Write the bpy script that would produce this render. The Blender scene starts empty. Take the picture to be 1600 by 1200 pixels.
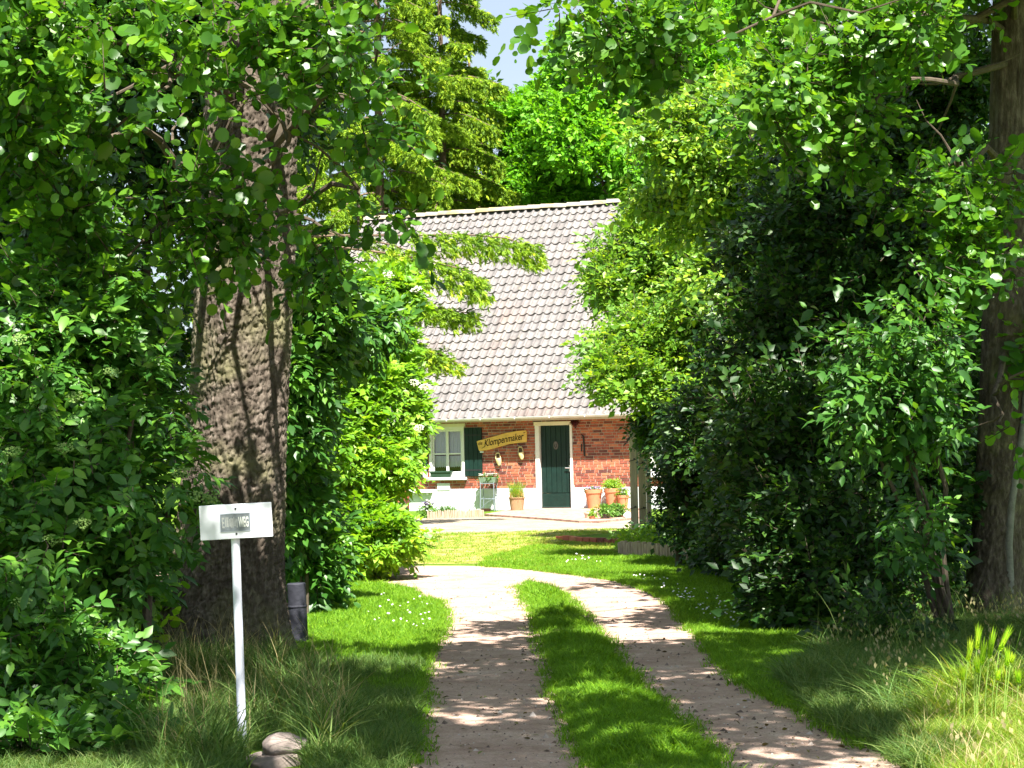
import bpy, bmesh, math, random
import numpy as np
from mathutils import Vector, Matrix
from mathutils.geometry import delaunay_2d_cdt
S = bpy.context.scene
COL = S.collection
R_ = math.radians
rng = np.random.default_rng(7)
random.seed(7)

# ------------------------------------------------------------------ camera, sky, sun, exposure
F_PX, CAM_H, ROLL, HORIZON = 2900.0, 1.6, -1.2, 696.0          # focal length in pixels of a 1600 px wide frame
PITCH = math.atan((HORIZON - 600) / F_PX)
cam_data = bpy.data.cameras.new('camera')
cam = bpy.data.objects.new('camera', cam_data)
COL.objects.link(cam)
cam_data.sensor_width = 36.0
cam_data.lens = 36.0 * F_PX / 1600.0
cam_data.clip_start, cam_data.clip_end = 0.1, 2000
CM = Matrix.Rotation(math.pi / 2 + PITCH, 4, 'X') @ Matrix.Rotation(R_(ROLL), 4, 'Z')
cam.matrix_world = Matrix.Translation((0, 0, CAM_H)) @ CM
S.camera = cam

SUN_EL, SUN_AZ = 57.0, 16.0          # azimuth measured from straight behind the camera towards the right
sx, sy, sz = math.sin(R_(SUN_AZ)) * math.cos(R_(SUN_EL)), -math.cos(R_(SUN_AZ)) * math.cos(R_(SUN_EL)), math.sin(R_(SUN_EL))
SUN = Vector((sx, sy, sz))
world = bpy.data.worlds.new('World')
S.world = world
world.use_nodes = True
wn = world.node_tree
bg = wn.nodes['Background']
sky = wn.nodes.new('ShaderNodeTexSky')
sky.sky_type = 'NISHITA'
sky.sun_disc = False
sky.sun_elevation = R_(SUN_EL)
sky.sun_rotation = math.atan2(sx, sy)
sky.air_density, sky.dust_density, sky.ozone_density = 1.0, 1.2, 1.0
# thin fair-weather cloud over the blue
wtc, wno, wrp, wmx = wn.nodes.new('ShaderNodeTexCoord'), wn.nodes.new('ShaderNodeTexNoise'), wn.nodes.new('ShaderNodeMapRange'), wn.nodes.new('ShaderNodeMix')
wno.inputs['Scale'].default_value, wno.inputs['Detail'].default_value, wno.inputs['Roughness'].default_value = 3.2, 8, 0.6
wrp.inputs[1].default_value, wrp.inputs[2].default_value, wrp.inputs[3].default_value, wrp.inputs[4].default_value = 0.40, 0.66, 0.45, 0.75
wmx.data_type = 'RGBA'; wmx.inputs[7].default_value = (4.9, 5.5, 6.2, 1)
wn.links.new(wtc.outputs['Generated'], wno.inputs[0]); wn.links.new(wno.outputs[0], wrp.inputs[0]); wn.links.new(wrp.outputs[0], wmx.inputs[0])
wn.links.new(sky.outputs[0], wmx.inputs[6]); wn.links.new(wmx.outputs[2], bg.inputs[0])
bg.inputs[1].default_value = 0.05
sun_data = bpy.data.lights.new('sun', 'SUN')
sun_data.energy = 5.0
sun_data.angle = R_(0.5)
sun_data.color = (1.0, 0.95, 0.87)
sun = bpy.data.objects.new('sun', sun_data)
COL.objects.link(sun)
sun.rotation_euler = SUN.to_track_quat('Z', 'Y').to_euler()
sun.location = (10, -20, 40)
S.view_settings.view_transform = 'Standard'
S.view_settings.look = 'None'
S.view_settings.exposure = 1.85
S.view_settings.gamma = 1.0
S.view_settings.use_curve_mapping = False
S.render.engine = 'CYCLES'
S.cycles.max_bounces = 7
S.cycles.diffuse_bounces = 3
S.cycles.glossy_bounces = 2
S.cycles.transmission_bounces = 4
S.cycles.transparent_max_bounces = 6
S.cycles.use_denoising = True
S.cycles.sample_clamp_indirect = 6.0

# ------------------------------------------------------------------ where a line of sight meets the place
C0 = Vector((0, 0, CAM_H))
CM3 = CM.to_3x3()
def ray(x, y): return CM3 @ Vector(((x - 800) / F_PX, (600 - y) / F_PX, -1))
def G(x, y, z=0.0):
    d = ray(x, y); return C0 + d * ((z - CAM_H) / d.z)
def P(x, y, dist):
    d = ray(x, y); return C0 + d * (dist / d.y)
PHI = R_(21.0)
HO = G(868, 797)
HM = Matrix.Translation(HO) @ Matrix.Rotation(-PHI, 4, 'Z')
HMI = HM.inverted()
def W(x, y, off=0.0):
    """the wall-plane point (house coordinates) seen along a line of sight; off = depth behind the wall face"""
    n = Vector((math.sin(PHI), math.cos(PHI), 0)); d = ray(x, y)
    t = ((HO + n * off - C0).dot(n)) / d.dot(n)
    return HMI @ (C0 + d * t)

# ------------------------------------------------------------------ materials
MATS = {}
def mat(name, base, rough=0.7, spec=0.3, var=0.0, scale=8.0, bump=0.0, bscale=40.0, metal=0.0, dark=None, stretch=(1, 1, 1)):
    """principled material; noise mottles the colour between base and dark, a second noise gives relief"""
    if name in MATS: return MATS[name]
    m = bpy.data.materials.new(name); m.use_nodes = True
    nt = m.node_tree; b = nt.nodes['Principled BSDF']
    b.inputs['Base Color'].default_value = (*base, 1)
    b.inputs['Roughness'].default_value = rough
    b.inputs['Specular IOR Level'].default_value = spec
    b.inputs['Metallic'].default_value = metal
    tc = nt.nodes.new('ShaderNodeTexCoord'); mp = nt.nodes.new('ShaderNodeMapping')
    mp.inputs['Scale'].default_value = stretch
    nt.links.new(tc.outputs['Object'], mp.inputs[0])
    if var or dark:
        n = nt.nodes.new('ShaderNodeTexNoise'); n.inputs['Scale'].default_value = scale; n.inputs['Detail'].default_value = 6
        n.inputs['Roughness'].default_value = 0.65
        nt.links.new(mp.outputs[0], n.inputs[0])
        r = nt.nodes.new('ShaderNodeValToRGB')
        d = dark or tuple(c * (1 - var) for c in base)
        r.color_ramp.elements[0].position, r.color_ramp.elements[1].position = 0.36, 0.64
        r.color_ramp.elements[0].color = (*d, 1); r.color_ramp.elements[1].color = (*base, 1)
        nt.links.new(n.outputs[0], r.inputs[0]); nt.links.new(r.outputs[0], b.inputs['Base Color'])
    if bump:
        n2 = nt.nodes.new('ShaderNodeTexNoise'); n2.inputs['Scale'].default_value = bscale; n2.inputs['Detail'].default_value = 5
        nt.links.new(mp.outputs[0], n2.inputs[0])
        bp = nt.nodes.new('ShaderNodeBump'); bp.inputs['Strength'].default_value = bump; bp.inputs['Distance'].default_value = 0.02
        nt.links.new(n2.outputs[0], bp.inputs['Height']); nt.links.new(bp.outputs[0], b.inputs['Normal'])
    MATS[name] = m
    return m

def tint_source(nt, single):
    if single:
        return nt.nodes.new('ShaderNodeObjectInfo').outputs['Random']
    a = nt.nodes.new('ShaderNodeAttribute'); a.attribute_name = 'tint'
    return a.outputs['Fac']

def ramp(nt, src, cols):
    r = nt.nodes.new('ShaderNodeValToRGB')
    e = r.color_ramp.elements
    e[0].position, e[0].color = cols[0][0], (*cols[0][1], 1)
    e[1].position, e[1].color = cols[-1][0], (*cols[-1][1], 1)
    for p, c in cols[1:-1]:
        k = e.new(p); k.color = (*c, 1)
    nt.links.new(src, r.inputs[0])
    return r.outputs[0]

def leaf_mat(name, dark, mid, light, trans=0.4, rough=0.42, spec=0.4, single=False, tgain=1.5):
    key = name + ('_single' if single else '')
    if key in MATS: return MATS[key]
    m = bpy.data.materials.new(key); m.use_nodes = True
    nt = m.node_tree; b = nt.nodes['Principled BSDF']; out = nt.nodes['Material Output']
    src = tint_source(nt, single)
    if not single:
        oi = nt.nodes.new('ShaderNodeObjectInfo'); ma = nt.nodes.new('ShaderNodeMath'); ma.operation = 'MULTIPLY_ADD'; ma.inputs[1].default_value = .5; ma.inputs[2].default_value = -.25
        ad = nt.nodes.new('ShaderNodeMath'); ad.operation = 'ADD'; ad.use_clamp = True
        nt.links.new(oi.outputs['Random'], ma.inputs[0]); nt.links.new(ma.outputs[0], ad.inputs[0]); nt.links.new(src, ad.inputs[1]); src = ad.outputs[0]
    col = ramp(nt, src, [(0.0, dark), (0.5, mid), (1.0, light)])
    nt.links.new(col, b.inputs['Base Color'])
    b.inputs['Roughness'].default_value = rough
    b.inputs['Specular IOR Level'].default_value = spec
    tr = nt.nodes.new('ShaderNodeBsdfTranslucent')
    mul = nt.nodes.new('ShaderNodeMix'); mul.data_type = 'RGBA'; mul.blend_type = 'MULTIPLY'; mul.inputs[0].default_value = 1.0
    nt.links.new(col, mul.inputs[6]); mul.inputs[7].default_value = (tgain * 1.15, tgain, tgain * 0.35, 1)
    nt.links.new(mul.outputs[2], tr.inputs[0])
    mx = nt.nodes.new('ShaderNodeMixShader'); mx.inputs[0].default_value = trans
    nt.links.new(b.outputs[0], mx.inputs[1]); nt.links.new(tr.outputs[0], mx.inputs[2])
    nt.links.new(mx.outputs[0], out.inputs[0])
    MATS[key] = m
    return m

def piece_mat(name, cols, single, rough=0.8, spec=0.25, patch=None, bump=0.3, bscale=60):
    """colour per piece (tile, brick) plus a mottling that belongs to the surface"""
    key = name + ('_single' if single else '')
    if key in MATS: return MATS[key]
    m = bpy.data.materials.new(key); m.use_nodes = True
    nt = m.node_tree; b = nt.nodes['Principled BSDF']
    col = ramp(nt, tint_source(nt, single), cols)
    geo = nt.nodes.new('ShaderNodeNewGeometry')
    n = nt.nodes.new('ShaderNodeTexNoise'); n.inputs['Scale'].default_value = 9.0; n.inputs['Detail'].default_value = 7; n.inputs['Roughness'].default_value = 0.7
    nt.links.new(geo.outputs['Position'], n.inputs[0])
    f = nt.nodes.new('ShaderNodeMapRange'); f.inputs[1].default_value, f.inputs[2].default_value = 0.3, 0.7
    f.inputs[3].default_value, f.inputs[4].default_value = 0.68, 1.22
    nt.links.new(n.outputs[0], f.inputs[0])
    mul = nt.nodes.new('ShaderNodeMix'); mul.data_type = 'RGBA'; mul.blend_type = 'MULTIPLY'; mul.inputs[0].default_value = 1.0
    nt.links.new(col, mul.inputs[6]); nt.links.new(f.outputs[0], mul.inputs[7])
    res = mul.outputs[2]
    if patch:
        for (c, sc, lo, hi, amt) in patch:
            n3 = nt.nodes.new('ShaderNodeTexNoise'); n3.inputs['Scale'].default_value = sc; n3.inputs['Detail'].default_value = 5
            nt.links.new(geo.outputs['Position'], n3.inputs[0])
            g = nt.nodes.new('ShaderNodeMapRange'); g.inputs[1].default_value, g.inputs[2].default_value = lo, hi
            g.inputs[3].default_value, g.inputs[4].default_value = 0.0, amt
            nt.links.new(n3.outputs[0], g.inputs[0])
            mm = nt.nodes.new('ShaderNodeMix'); mm.data_type = 'RGBA'
            nt.links.new(g.outputs[0], mm.inputs[0]); nt.links.new(res, mm.inputs[6]); mm.inputs[7].default_value = (*c, 1)
            res = mm.outputs[2]
    nt.links.new(res, b.inputs['Base Color'])
    b.inputs['Roughness'].default_value = rough; b.inputs['Specular IOR Level'].default_value = spec
    n2 = nt.nodes.new('ShaderNodeTexNoise'); n2.inputs['Scale'].default_value = bscale; n2.inputs['Detail'].default_value = 4
    nt.links.new(geo.outputs['Position'], n2.inputs[0])
    bp = nt.nodes.new('ShaderNodeBump'); bp.inputs['Strength'].default_value = bump; bp.inputs['Distance'].default_value = 0.01
    nt.links.new(n2.outputs[0], bp.inputs['Height']); nt.links.new(bp.outputs[0], b.inputs['Normal'])
    MATS[key] = m
    return m

# ------------------------------------------------------------------ objects
def tag(o, label=None, cat=None, group=None, kind=None):
    if label: o['label'] = label
    if cat: o['category'] = cat
    if group: o['group'] = group
    if kind: o['kind'] = kind
    return o
def empty(name, loc, label, cat, group=None, rz=0.0):
    o = bpy.data.objects.new(name, None); COL.objects.link(o)
    o.empty_display_size = 0.1
    o.location = loc; o.rotation_euler = (0, 0, rz)
    return tag(o, label, cat, group)
def link(name, me, parent=None, loc=None):
    o = bpy.data.objects.new(name, me); COL.objects.link(o)
    if parent: o.parent = parent
    if loc is not None: o.location = loc
    return o
def mesh_np(name, V, F, m, tint=None, smooth=False):
    """V (n,3); F (k,c) faces of equal corner count; tint per face"""
    me = bpy.data.meshes.new(name)
    V = np.ascontiguousarray(V, np.float32); F = np.ascontiguousarray(F, np.int32)
    k, c = F.shape
    me.vertices.add(len(V)); me.vertices.foreach_set('co', V.ravel())
    me.loops.add(k * c); me.loops.foreach_set('vertex_index', F.ravel())
    me.polygons.add(k)
    me.polygons.foreach_set('loop_start', np.arange(0, k * c, c, dtype=np.int32))
    me.polygons.foreach_set('loop_total', np.full(k, c, np.int32))
    me.update(calc_edges=True)
    if smooth: me.polygons.foreach_set('use_smooth', np.ones(k, bool))
    if tint is not None:
        a = me.attributes.new('tint', 'FLOAT', 'FACE'); a.data.foreach_set('value', np.ascontiguousarray(tint, np.float32))
    me.materials.append(m)
    return me

class MB:
    """collects shapes into one mesh"""
    def __init__(s): s.v, s.f, s.t = [], [], []
    def add(s, vs, fs, t=0.5):
        o = len(s.v); s.v += [tuple(v) for v in vs]
        s.f += [tuple(i + o for i in f) for f in fs]; s.t += [t] * len(fs); return s
    def box(s, x0, x1, y0, y1, z0, z1, M=None, t=0.5):
        vs = [Vector(p) for p in ((x0,y0,z0),(x1,y0,z0),(x1,y1,z0),(x0,y1,z0),(x0,y0,z1),(x1,y0,z1),(x1,y1,z1),(x0,y1,z1))]
        if M: vs = [M @ v for v in vs]
        return s.add(vs, [(3,2,1,0),(4,5,6,7),(0,1,5,4),(1,2,6,5),(2,3,7,6),(3,0,4,7)], t)
    def tube(s, pts, rad, seg=8, cap=True):
        pts = [Vector(p) for p in pts]; n = len(pts)
        rad = rad if hasattr(rad, '__len__') else [rad] * n
        vs, fs = [], []
        ref = None
        for i, p in enumerate(pts):
            d = (pts[min(i+1, n-1)] - pts[max(i-1, 0)]).normalized()
            if ref is None: ref = Vector((1, 0, 0)) if abs(d.x) < 0.8 else Vector((0, 1, 0))
            a = (ref - d * ref.dot(d)).normalized(); b = d.cross(a); ref = a
            for k in range(seg):
                q = 2 * math.pi * k / seg
                vs.append(p + (a * math.cos(q) + b * math.sin(q)) * rad[i])
        for i in range(n - 1):
            for k in range(seg):
                k2 = (k + 1) % seg
                fs.append((i*seg+k, i*seg+k2, (i+1)*seg+k2, (i+1)*seg+k))
        if cap:
            fs.append(tuple(range(seg - 1, -1, -1))); fs.append(tuple((n-1)*seg + k for k in range(seg)))
        return s.add(vs, fs)
    def lathe(s, prof, seg=24, c=(0,0,0), cap=True):
        vs, fs = [], []
        for r, z in prof:
            for k in range(seg):
                q = 2 * math.pi * k / seg
                vs.append((c[0] + r*math.cos(q), c[1] + r*math.sin(q), c[2] + z))
        for i in range(len(prof) - 1):
            for k in range(seg):
                k2 = (k+1) % seg
                fs.append((i*seg+k, i*seg+k2, (i+1)*seg+k2, (i+1)*seg+k))
        if cap:
            fs.append(tuple(range(seg-1, -1, -1))); fs.append(tuple((len(prof)-1)*seg+k for k in range(seg)))
        return s.add(vs, fs)
    def prism(s, poly, y0, y1):
        """polygon in the x-z plane given thickness along y"""
        n = len(poly)
        vs = [(p[0], y0, p[1]) for p in poly] + [(p[0], y1, p[1]) for p in poly]
        fs = [tuple(range(n)), tuple(range(2*n-1, n-1, -1))] + [(i, i+n, (i+1) % n + n, (i+1) % n) for i in range(n)]
        return s.add(vs, fs)
    def mesh(s, name, m, smooth=False, bevel=0.0):
        me = bpy.data.meshes.new(name); me.from_pydata(s.v, [], s.f); me.update()
        bm = bmesh.new(); bm.from_mesh(me)
        bmesh.ops.recalc_face_normals(bm, faces=bm.faces)
        if bevel:
            bmesh.ops.bevel(bm, geom=[e for e in bm.edges if e.calc_face_angle(0) > 0.5], offset=bevel, segments=1, affect='EDGES', clamp_overlap=True)
        bm.to_mesh(me); bm.free()
        if not bevel:
            a = me.attributes.new('tint', 'FLOAT', 'FACE'); a.data.foreach_set('value', s.t)
        if smooth:
            me.polygons.foreach_set('use_smooth', [True] * len(me.polygons))
            me.set_sharp_from_angle(angle=R_(40))
        me.materials.append(m)
        return me
    def obj(s, name, m, parent=None, loc=None, smooth=False, bevel=0.0):
        return link(name, s.mesh(name, m, smooth, bevel), parent, loc)

def unit(a): return a / np.maximum(np.linalg.norm(a, axis=-1, keepdims=True), 1e-9)
def A(v): return np.array(v, float)

# ------------------------------------------------------------------ foliage
_b = np.array
T_ROUND = (_b([(0,0,0),(.36,.2,.05),(.45,.6,.07),(.24,.95,.02),(0,1.0,-.05),(-.24,.95,.02),(-.45,.6,.07),(-.36,.2,.05),(0,.55,-.02)], float),
           _b([(0,1,2,8),(8,2,3,4),(0,8,6,7),(8,4,5,6)]))
T_OVAL = (_b([(0,0,0),(.2,.22,.03),(.24,.55,.04),(0,1,-.12),(-.24,.55,.04),(-.2,.22,.03),(0,.5,-.02)], float),
          _b([(0,1,2,6),(6,2,3,3),(0,6,4,5),(6,3,3,4)]))
T_OVAL = (T_OVAL[0], _b([(0,1,2),(0,2,6),(6,2,3),(0,6,4),(0,4,5),(6,3,4)]))
T_POINT = (_b([(0,0,0),(.3,.42,.05),(0,1,-.08),(-.3,.42,.05),(0,.42,-.03)], float), _b([(0,1,2,4),(0,4,2,3)]))
T_NEEDLE = (_b([(0,0,0),(.13,.4,.0),(0,1,-.05),(-.13,.4,.0)], float), _b([(0,1,2,3)]))

def wob(p, seed, scale, n=7):
    """smooth lumpy field, about -1..1, used to gather leaves into clumps and leave gaps"""
    r = np.random.default_rng(seed)
    k = unit(r.normal(size=(n, 3))) * r.uniform(0.6, 1.8, (n, 1)) * scale
    ph = r.uniform(0, 6.28, n)
    return np.sin(p @ k.T + ph).sum(1) / math.sqrt(n * 0.5) * 0.6

def fill(blobs, n, seed, shell=0.45, clump=(0.0, 1.0), dens=None):
    """n points spread through ellipsoids (centre, radii), thinned into clumps; returns points and outward directions"""
    r = np.random.default_rng(seed)
    vol = np.array([(b[1][0] * b[1][1] * b[1][2]) ** (2/3) * (b[2] if len(b) > 2 else 1.0) for b in blobs]); vol /= vol.sum()
    ps, ds = [], []
    got = 0
    while got < n:
        m = int((n - got) * 1.8) + 50
        idx = r.choice(len(blobs), m, p=vol)
        c = np.array([A(b[0]) for b in blobs])[idx]; rad = np.array([A(b[1]) for b in blobs])[idx]
        d = unit(r.normal(size=(m, 3)))
        u = r.uniform(0, 1, (m, 1)) ** shell
        lump = 1 + 0.28 * wob(d * 3 + c, seed + 3, 1.6)[:, None]
        p = c + d * rad * u * lump
        keep = (wob(p, seed + 5, clump[1]) > clump[0] - 0.25 * r.uniform(-1, 1, m)) & (p[:, 2] > 0.03)
        ps.append(p[keep]); ds.append(d[keep]); got += int(keep.sum())
    return np.concatenate(ps)[:n], np.concatenate(ds)[:n]

class Sprigs:
    """twig points with their leaf recipe; realised leaf by leaf or as copies of a few twig shapes"""
    def __init__(s, pts, out, seed, n=6, size=0.08, twig=0.25, droop=0.25, up=0.7, flat=0.0, jit=0.35, compound=False, svar=0.3):
        s.pts, s.out, s.seed, s.n, s.size, s.twig, s.droop, s.up, s.flat, s.jit, s.compound, s.svar = pts, out, seed, n, size, twig, droop, up, flat, jit, compound, svar
        r = np.random.default_rng(seed); N = len(pts)
        s.D = unit(out * 0.8 + r.normal(size=(N, 3)) * 0.55 + A((0, 0, 0.1 - droop * 0.5)))
        Up = unit(A((0, 0, 1)) * up + out * 0.45 + A(SUN) * 0.9 + r.normal(size=(N, 3)) * (0.45 - 0.25 * flat))
        s.S = unit(np.cross(s.D, Up)); s.N = unit(np.cross(s.S, s.D))
    def sub(s, k):
        q = Sprigs.__new__(Sprigs); q.__dict__.update(s.__dict__)
        for a in ('pts', 'out', 'D', 'S', 'N'): setattr(q, a, getattr(s, a)[k])
        return q
    def leaves(s, seed=None, local=False):
        r = np.random.default_rng(s.seed + 1 if seed is None else seed)
        if local: pts, D, Sd, Nn = np.zeros((1, 3)), A([(0, 1, 0)]), A([(1, 0, 0)]), A([(0, 0, 1)])
        else: pts, D, Sd, Nn = s.pts, s.D, s.S, s.N
        N, n, droop, jit = len(pts), s.n, s.droop, s.jit
        tw = s.twig * r.uniform(0.75, 1.25, (N, 1)); stint = np.clip(r.normal(0.5, 0.2 if not local else .05, N), 0, 1)
        pos, dr, nr, sz, ti = [], [], [], [], []
        for i in range(n):
            if s.compound:
                k = (i + 1) // 2; t = 1.0 - k / (n / 2 + 0.6); sgn = 0 if i == 0 else (1 if i % 2 else -1)
            else:
                t = (i + 0.6) / n; sgn = 0 if i == n - 1 else (1 if i % 2 else -1)
            p = pts + D * tw * t + A((0, 0, -1)) * (droop * tw * t * t)
            d = unit(D * (0.55 if sgn else 1.0) + Sd * sgn * 0.9 + r.normal(size=(N, 3)) * jit * (0.5 if s.compound else 1) + A((0, 0, -droop * 0.5)))
            nn = unit(Nn + r.normal(size=(N, 3)) * (jit * (0.6 if s.compound else 1.25))); nn = unit(nn - d * (nn * d).sum(1, keepdims=True))
            pos.append(p); dr.append(d); nr.append(nn)
            sz.append(s.size * np.clip(r.normal(1, s.svar, N), 0.45, 1.6)); ti.append(np.clip(stint + r.normal(0, 0.22, N), 0, 1))
        return [np.concatenate(a) for a in (pos, dr, nr, sz, ti)]
sprigs = Sprigs

def scatter_group():
    """geometry nodes: the mesh holds a few small shapes (piece 0, 1, 2 ...) and bare points (piece -1); copies of the shapes are set on the points"""
    ng = bpy.data.node_groups.new('set_on_points', 'GeometryNodeTree')
    ng.interface.new_socket('Geometry', in_out='INPUT', socket_type='NodeSocketGeometry'); ng.interface.new_socket('Geometry', in_out='OUTPUT', socket_type='NodeSocketGeometry')
    N, L = ng.nodes, ng.links
    gi, go = N.new('NodeGroupInput'), N.new('NodeGroupOutput')
    def attr(name, typ):
        a = N.new('GeometryNodeInputNamedAttribute'); a.data_type = typ; a.inputs['Name'].default_value = name; return [o for o in a.outputs if o.enabled and o.name == 'Attribute'][0]
    def part(k):
        c = N.new('FunctionNodeCompare'); c.data_type = 'INT'; c.operation = 'EQUAL'
        L.new(attr('piece', 'INT'), [i for i in c.inputs if i.enabled][0]); [i for i in c.inputs if i.enabled][1].default_value = k
        sp = N.new('GeometryNodeSeparateGeometry'); sp.domain = 'POINT'; L.new(gi.outputs[0], sp.inputs[0]); L.new(c.outputs[0], sp.inputs[1]); return sp.outputs[0]
    g2i = N.new('GeometryNodeGeometryToInstance')
    for k in range(NVAR): L.new(part(k), g2i.inputs[0])
    iop = N.new('GeometryNodeInstanceOnPoints'); L.new(part(-1), iop.inputs['Points']); L.new(g2i.outputs[0], iop.inputs['Instance']); iop.inputs['Pick Instance'].default_value = True
    L.new(attr('variant', 'INT'), iop.inputs['Instance Index'])
    e = N.new('FunctionNodeEulerToRotation'); L.new(attr('turn', 'FLOAT_VECTOR'), e.inputs[0]); L.new(e.outputs[0], iop.inputs['Rotation'])
    L.new(attr('size', 'FLOAT'), iop.inputs['Scale']); L.new(iop.outputs[0], go.inputs[0])
    return ng
NVAR = 5
SET_ON_POINTS = scatter_group()
def instanced(name, parent, shapes, pts, turn, size, mats_, seed=0, variant=None):
    """shapes: NVAR lists of (V, F, tint, material index); pts (n,3) with euler turns and sizes"""
    r = np.random.default_rng(seed); me = bpy.data.meshes.new(name); n = len(pts)
    V, LV, LS, LT, MI, TI, PC = [], [], [], [], [], [], []; nv = nl = 0
    for k, sh in enumerate(shapes):
        for (v, f, t, mi) in sh:
            v = np.asarray(v, float); f = np.asarray(f, np.int64)
            V.append(v); LV.append((f + nv).ravel()); LS.append(nl + np.arange(len(f)) * f.shape[1]); LT.append(np.full(len(f), f.shape[1])); MI.append(np.full(len(f), mi)); TI.append(np.broadcast_to(t, len(f)))
            PC.append(np.full(len(v), k)); nv += len(v); nl += f.size
    V.append(np.asarray(pts, float)); PC.append(np.full(n, -1)); V, PC = np.concatenate(V), np.concatenate(PC); LV, LS, LT, MI, TI = map(np.concatenate, (LV, LS, LT, MI, TI))
    me.vertices.add(len(V)); me.vertices.foreach_set('co', V.astype(np.float32).ravel())
    me.loops.add(len(LV)); me.loops.foreach_set('vertex_index', LV.astype(np.int32)); me.polygons.add(len(LS))
    me.polygons.foreach_set('loop_start', LS.astype(np.int32)); me.polygons.foreach_set('loop_total', LT.astype(np.int32)); me.polygons.foreach_set('material_index', MI.astype(np.int32)); me.update(calc_edges=True)
    def at(nm, typ, dom, val, key='value'):
        a = me.attributes.new(nm, typ, dom); a.data.foreach_set(key, np.ascontiguousarray(val).ravel())
    at('tint', 'FLOAT', 'FACE', TI.astype(np.float32)); at('piece', 'INT', 'POINT', PC.astype(np.int32)); z = len(V) - n
    at('variant', 'INT', 'POINT', np.concatenate([np.zeros(z), r.integers(0, NVAR, n) if variant is None else variant]).astype(np.int32))
    at('turn', 'FLOAT_VECTOR', 'POINT', np.concatenate([np.zeros((z, 3)), turn]).astype(np.float32), 'vector'); at('size', 'FLOAT', 'POINT', np.concatenate([np.ones(z), np.broadcast_to(size, n)]).astype(np.float32))
    for m in mats_: me.materials.append(m)
    o = link(name, me, parent); md = o.modifiers.new('set_on_points', 'NODES'); md.node_group = SET_ON_POINTS
    return tag(o, kind='stuff')
def eulers(X, Y, Z):
    """XYZ euler angles of frames given by their axis vectors"""
    return np.stack([np.arctan2(Y[:, 2], Z[:, 2]), -np.arcsin(np.clip(X[:, 2], -1, 1)), np.arctan2(X[:, 1], X[:, 0])], 1)

def leaf_arrays(fr, tpl):
    pos, d, nr, sz, ti = fr
    tv, tf = tpl
    side = np.cross(d, nr); r = np.random.default_rng(len(pos))
    curl = r.normal(-.06, .16, (len(pos), 1, 1)); wide = r.uniform(.8, 1.15, (len(pos), 1, 1))     # no two leaves bend or spread alike
    V = pos[:, None, :] + sz[:, None, None] * (wide * tv[None, :, 0:1] * side[:, None, :] + tv[None, :, 1:2] * d[:, None, :] + (tv[None, :, 2:3] + curl * tv[None, :, 1:2] ** 2) * nr[:, None, :])
    k = len(tv)
    Fc = (tf[None] + (np.arange(len(pos)) * k)[:, None, None]).reshape(-1, tf.shape[1])
    return V.reshape(-1, 3), Fc, np.repeat(ti, len(tf))
def leaf_mesh(name, fr, tpl, m):
    if isinstance(fr, Sprigs): fr = fr.leaves()
    V, Fc, t = leaf_arrays(fr, tpl)
    return mesh_np(name, V, Fc, m, t)

CMI = np.array(CM3.inverted())
def seen_px(p):
    q = (p - A(C0)) @ CMI.T
    z = np.maximum(-q[:, 2], 0.01)
    return 800 + F_PX * q[:, 0] / z, 600 - F_PX * q[:, 1] / z, z

def foliage(parent, base, specs, tpl, m, m_single=None, singles=0, name='foliage', spread=26):
    """leaves: the largest in view as parts of their own, the rest as one mass"""
    base = A(base); specs = specs if isinstance(specs, list) else [specs]
    sp = specs[0]
    if singles:
        x, y, z = seen_px(sp.pts)
        ok = np.where((x > 0) & (x < 1600) & (y > 0) & (y < 1200))[0]
        order = ok[np.argsort(z[ok])]; cells, pick = {}, []
        for i in order:
            c = (int(x[i] // spread), int(y[i] // spread))
            if c not in cells: cells[c] = 1; pick.append(i)
            if len(pick) * sp.n >= singles: break
        fr = sp.sub(np.array(pick)).leaves()
        keep = np.ones(len(sp.pts), bool); keep[pick] = False; specs = [sp.sub(keep)] + specs[1:]
        lm = mesh_np('leaf', tpl[0], tpl[1], m_single); side = np.cross(fr[1], fr[2])
        for i in range(min(singles, len(fr[0]))):
            o = link('leaf', lm, parent); q = fr[3][i]
            M3 = Matrix((side[i] * q, fr[1][i] * q, fr[2][i] * q)).transposed()
            o.matrix_local = Matrix.Translation(Vector(fr[0][i] - base)) @ M3.to_4x4()
    shapes = []
    for k in range(NVAR):
        fr = sp.leaves(sp.seed * 13 + k, True); V, Fc, t = leaf_arrays(fr, tpl); tw = sp.twig; w = .0022 + .010 * tw
        stem = (A([(-w, 0, 0), (w, 0, 0), (0, 0, -w), (0, tw, -sp.droop * tw)]), A([(0, 2, 3), (2, 1, 3), (1, 0, 3)]), .5, 1)
        pet = []
        shapes.append([(V, Fc, t, 0), stem])
    pts = np.concatenate([q.pts for q in specs]) - base
    r = np.random.default_rng(sp.seed + 2)
    turn = np.concatenate([eulers(q.S, q.D, q.N) for q in specs]); size = np.concatenate([np.full(len(q.pts), q.size / sp.size) for q in specs]) * np.clip(r.normal(1, .17, len(pts)), .6, 1.5)
    return instanced(name, parent, shapes, pts, turn, size, [m, bark_twig], sp.seed)

def limb_points(p0, p1, sag, n=7, seed=0, wig=0.06):
    r = random.Random(seed); p0, p1 = Vector(p0), Vector(p1)
    L = (p1 - p0).length; out = []
    for i in range(n):
        t = i / (n - 1)
        q = p0.lerp(p1, t) + Vector((0, 0, sag * L * 4 * t * (1 - t)))
        if 0 < i < n - 1: q += Vector((r.uniform(-1, 1), r.uniform(-1, 1), r.uniform(-1, 1))) * wig * L
        out.append(q)
    return out

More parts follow.
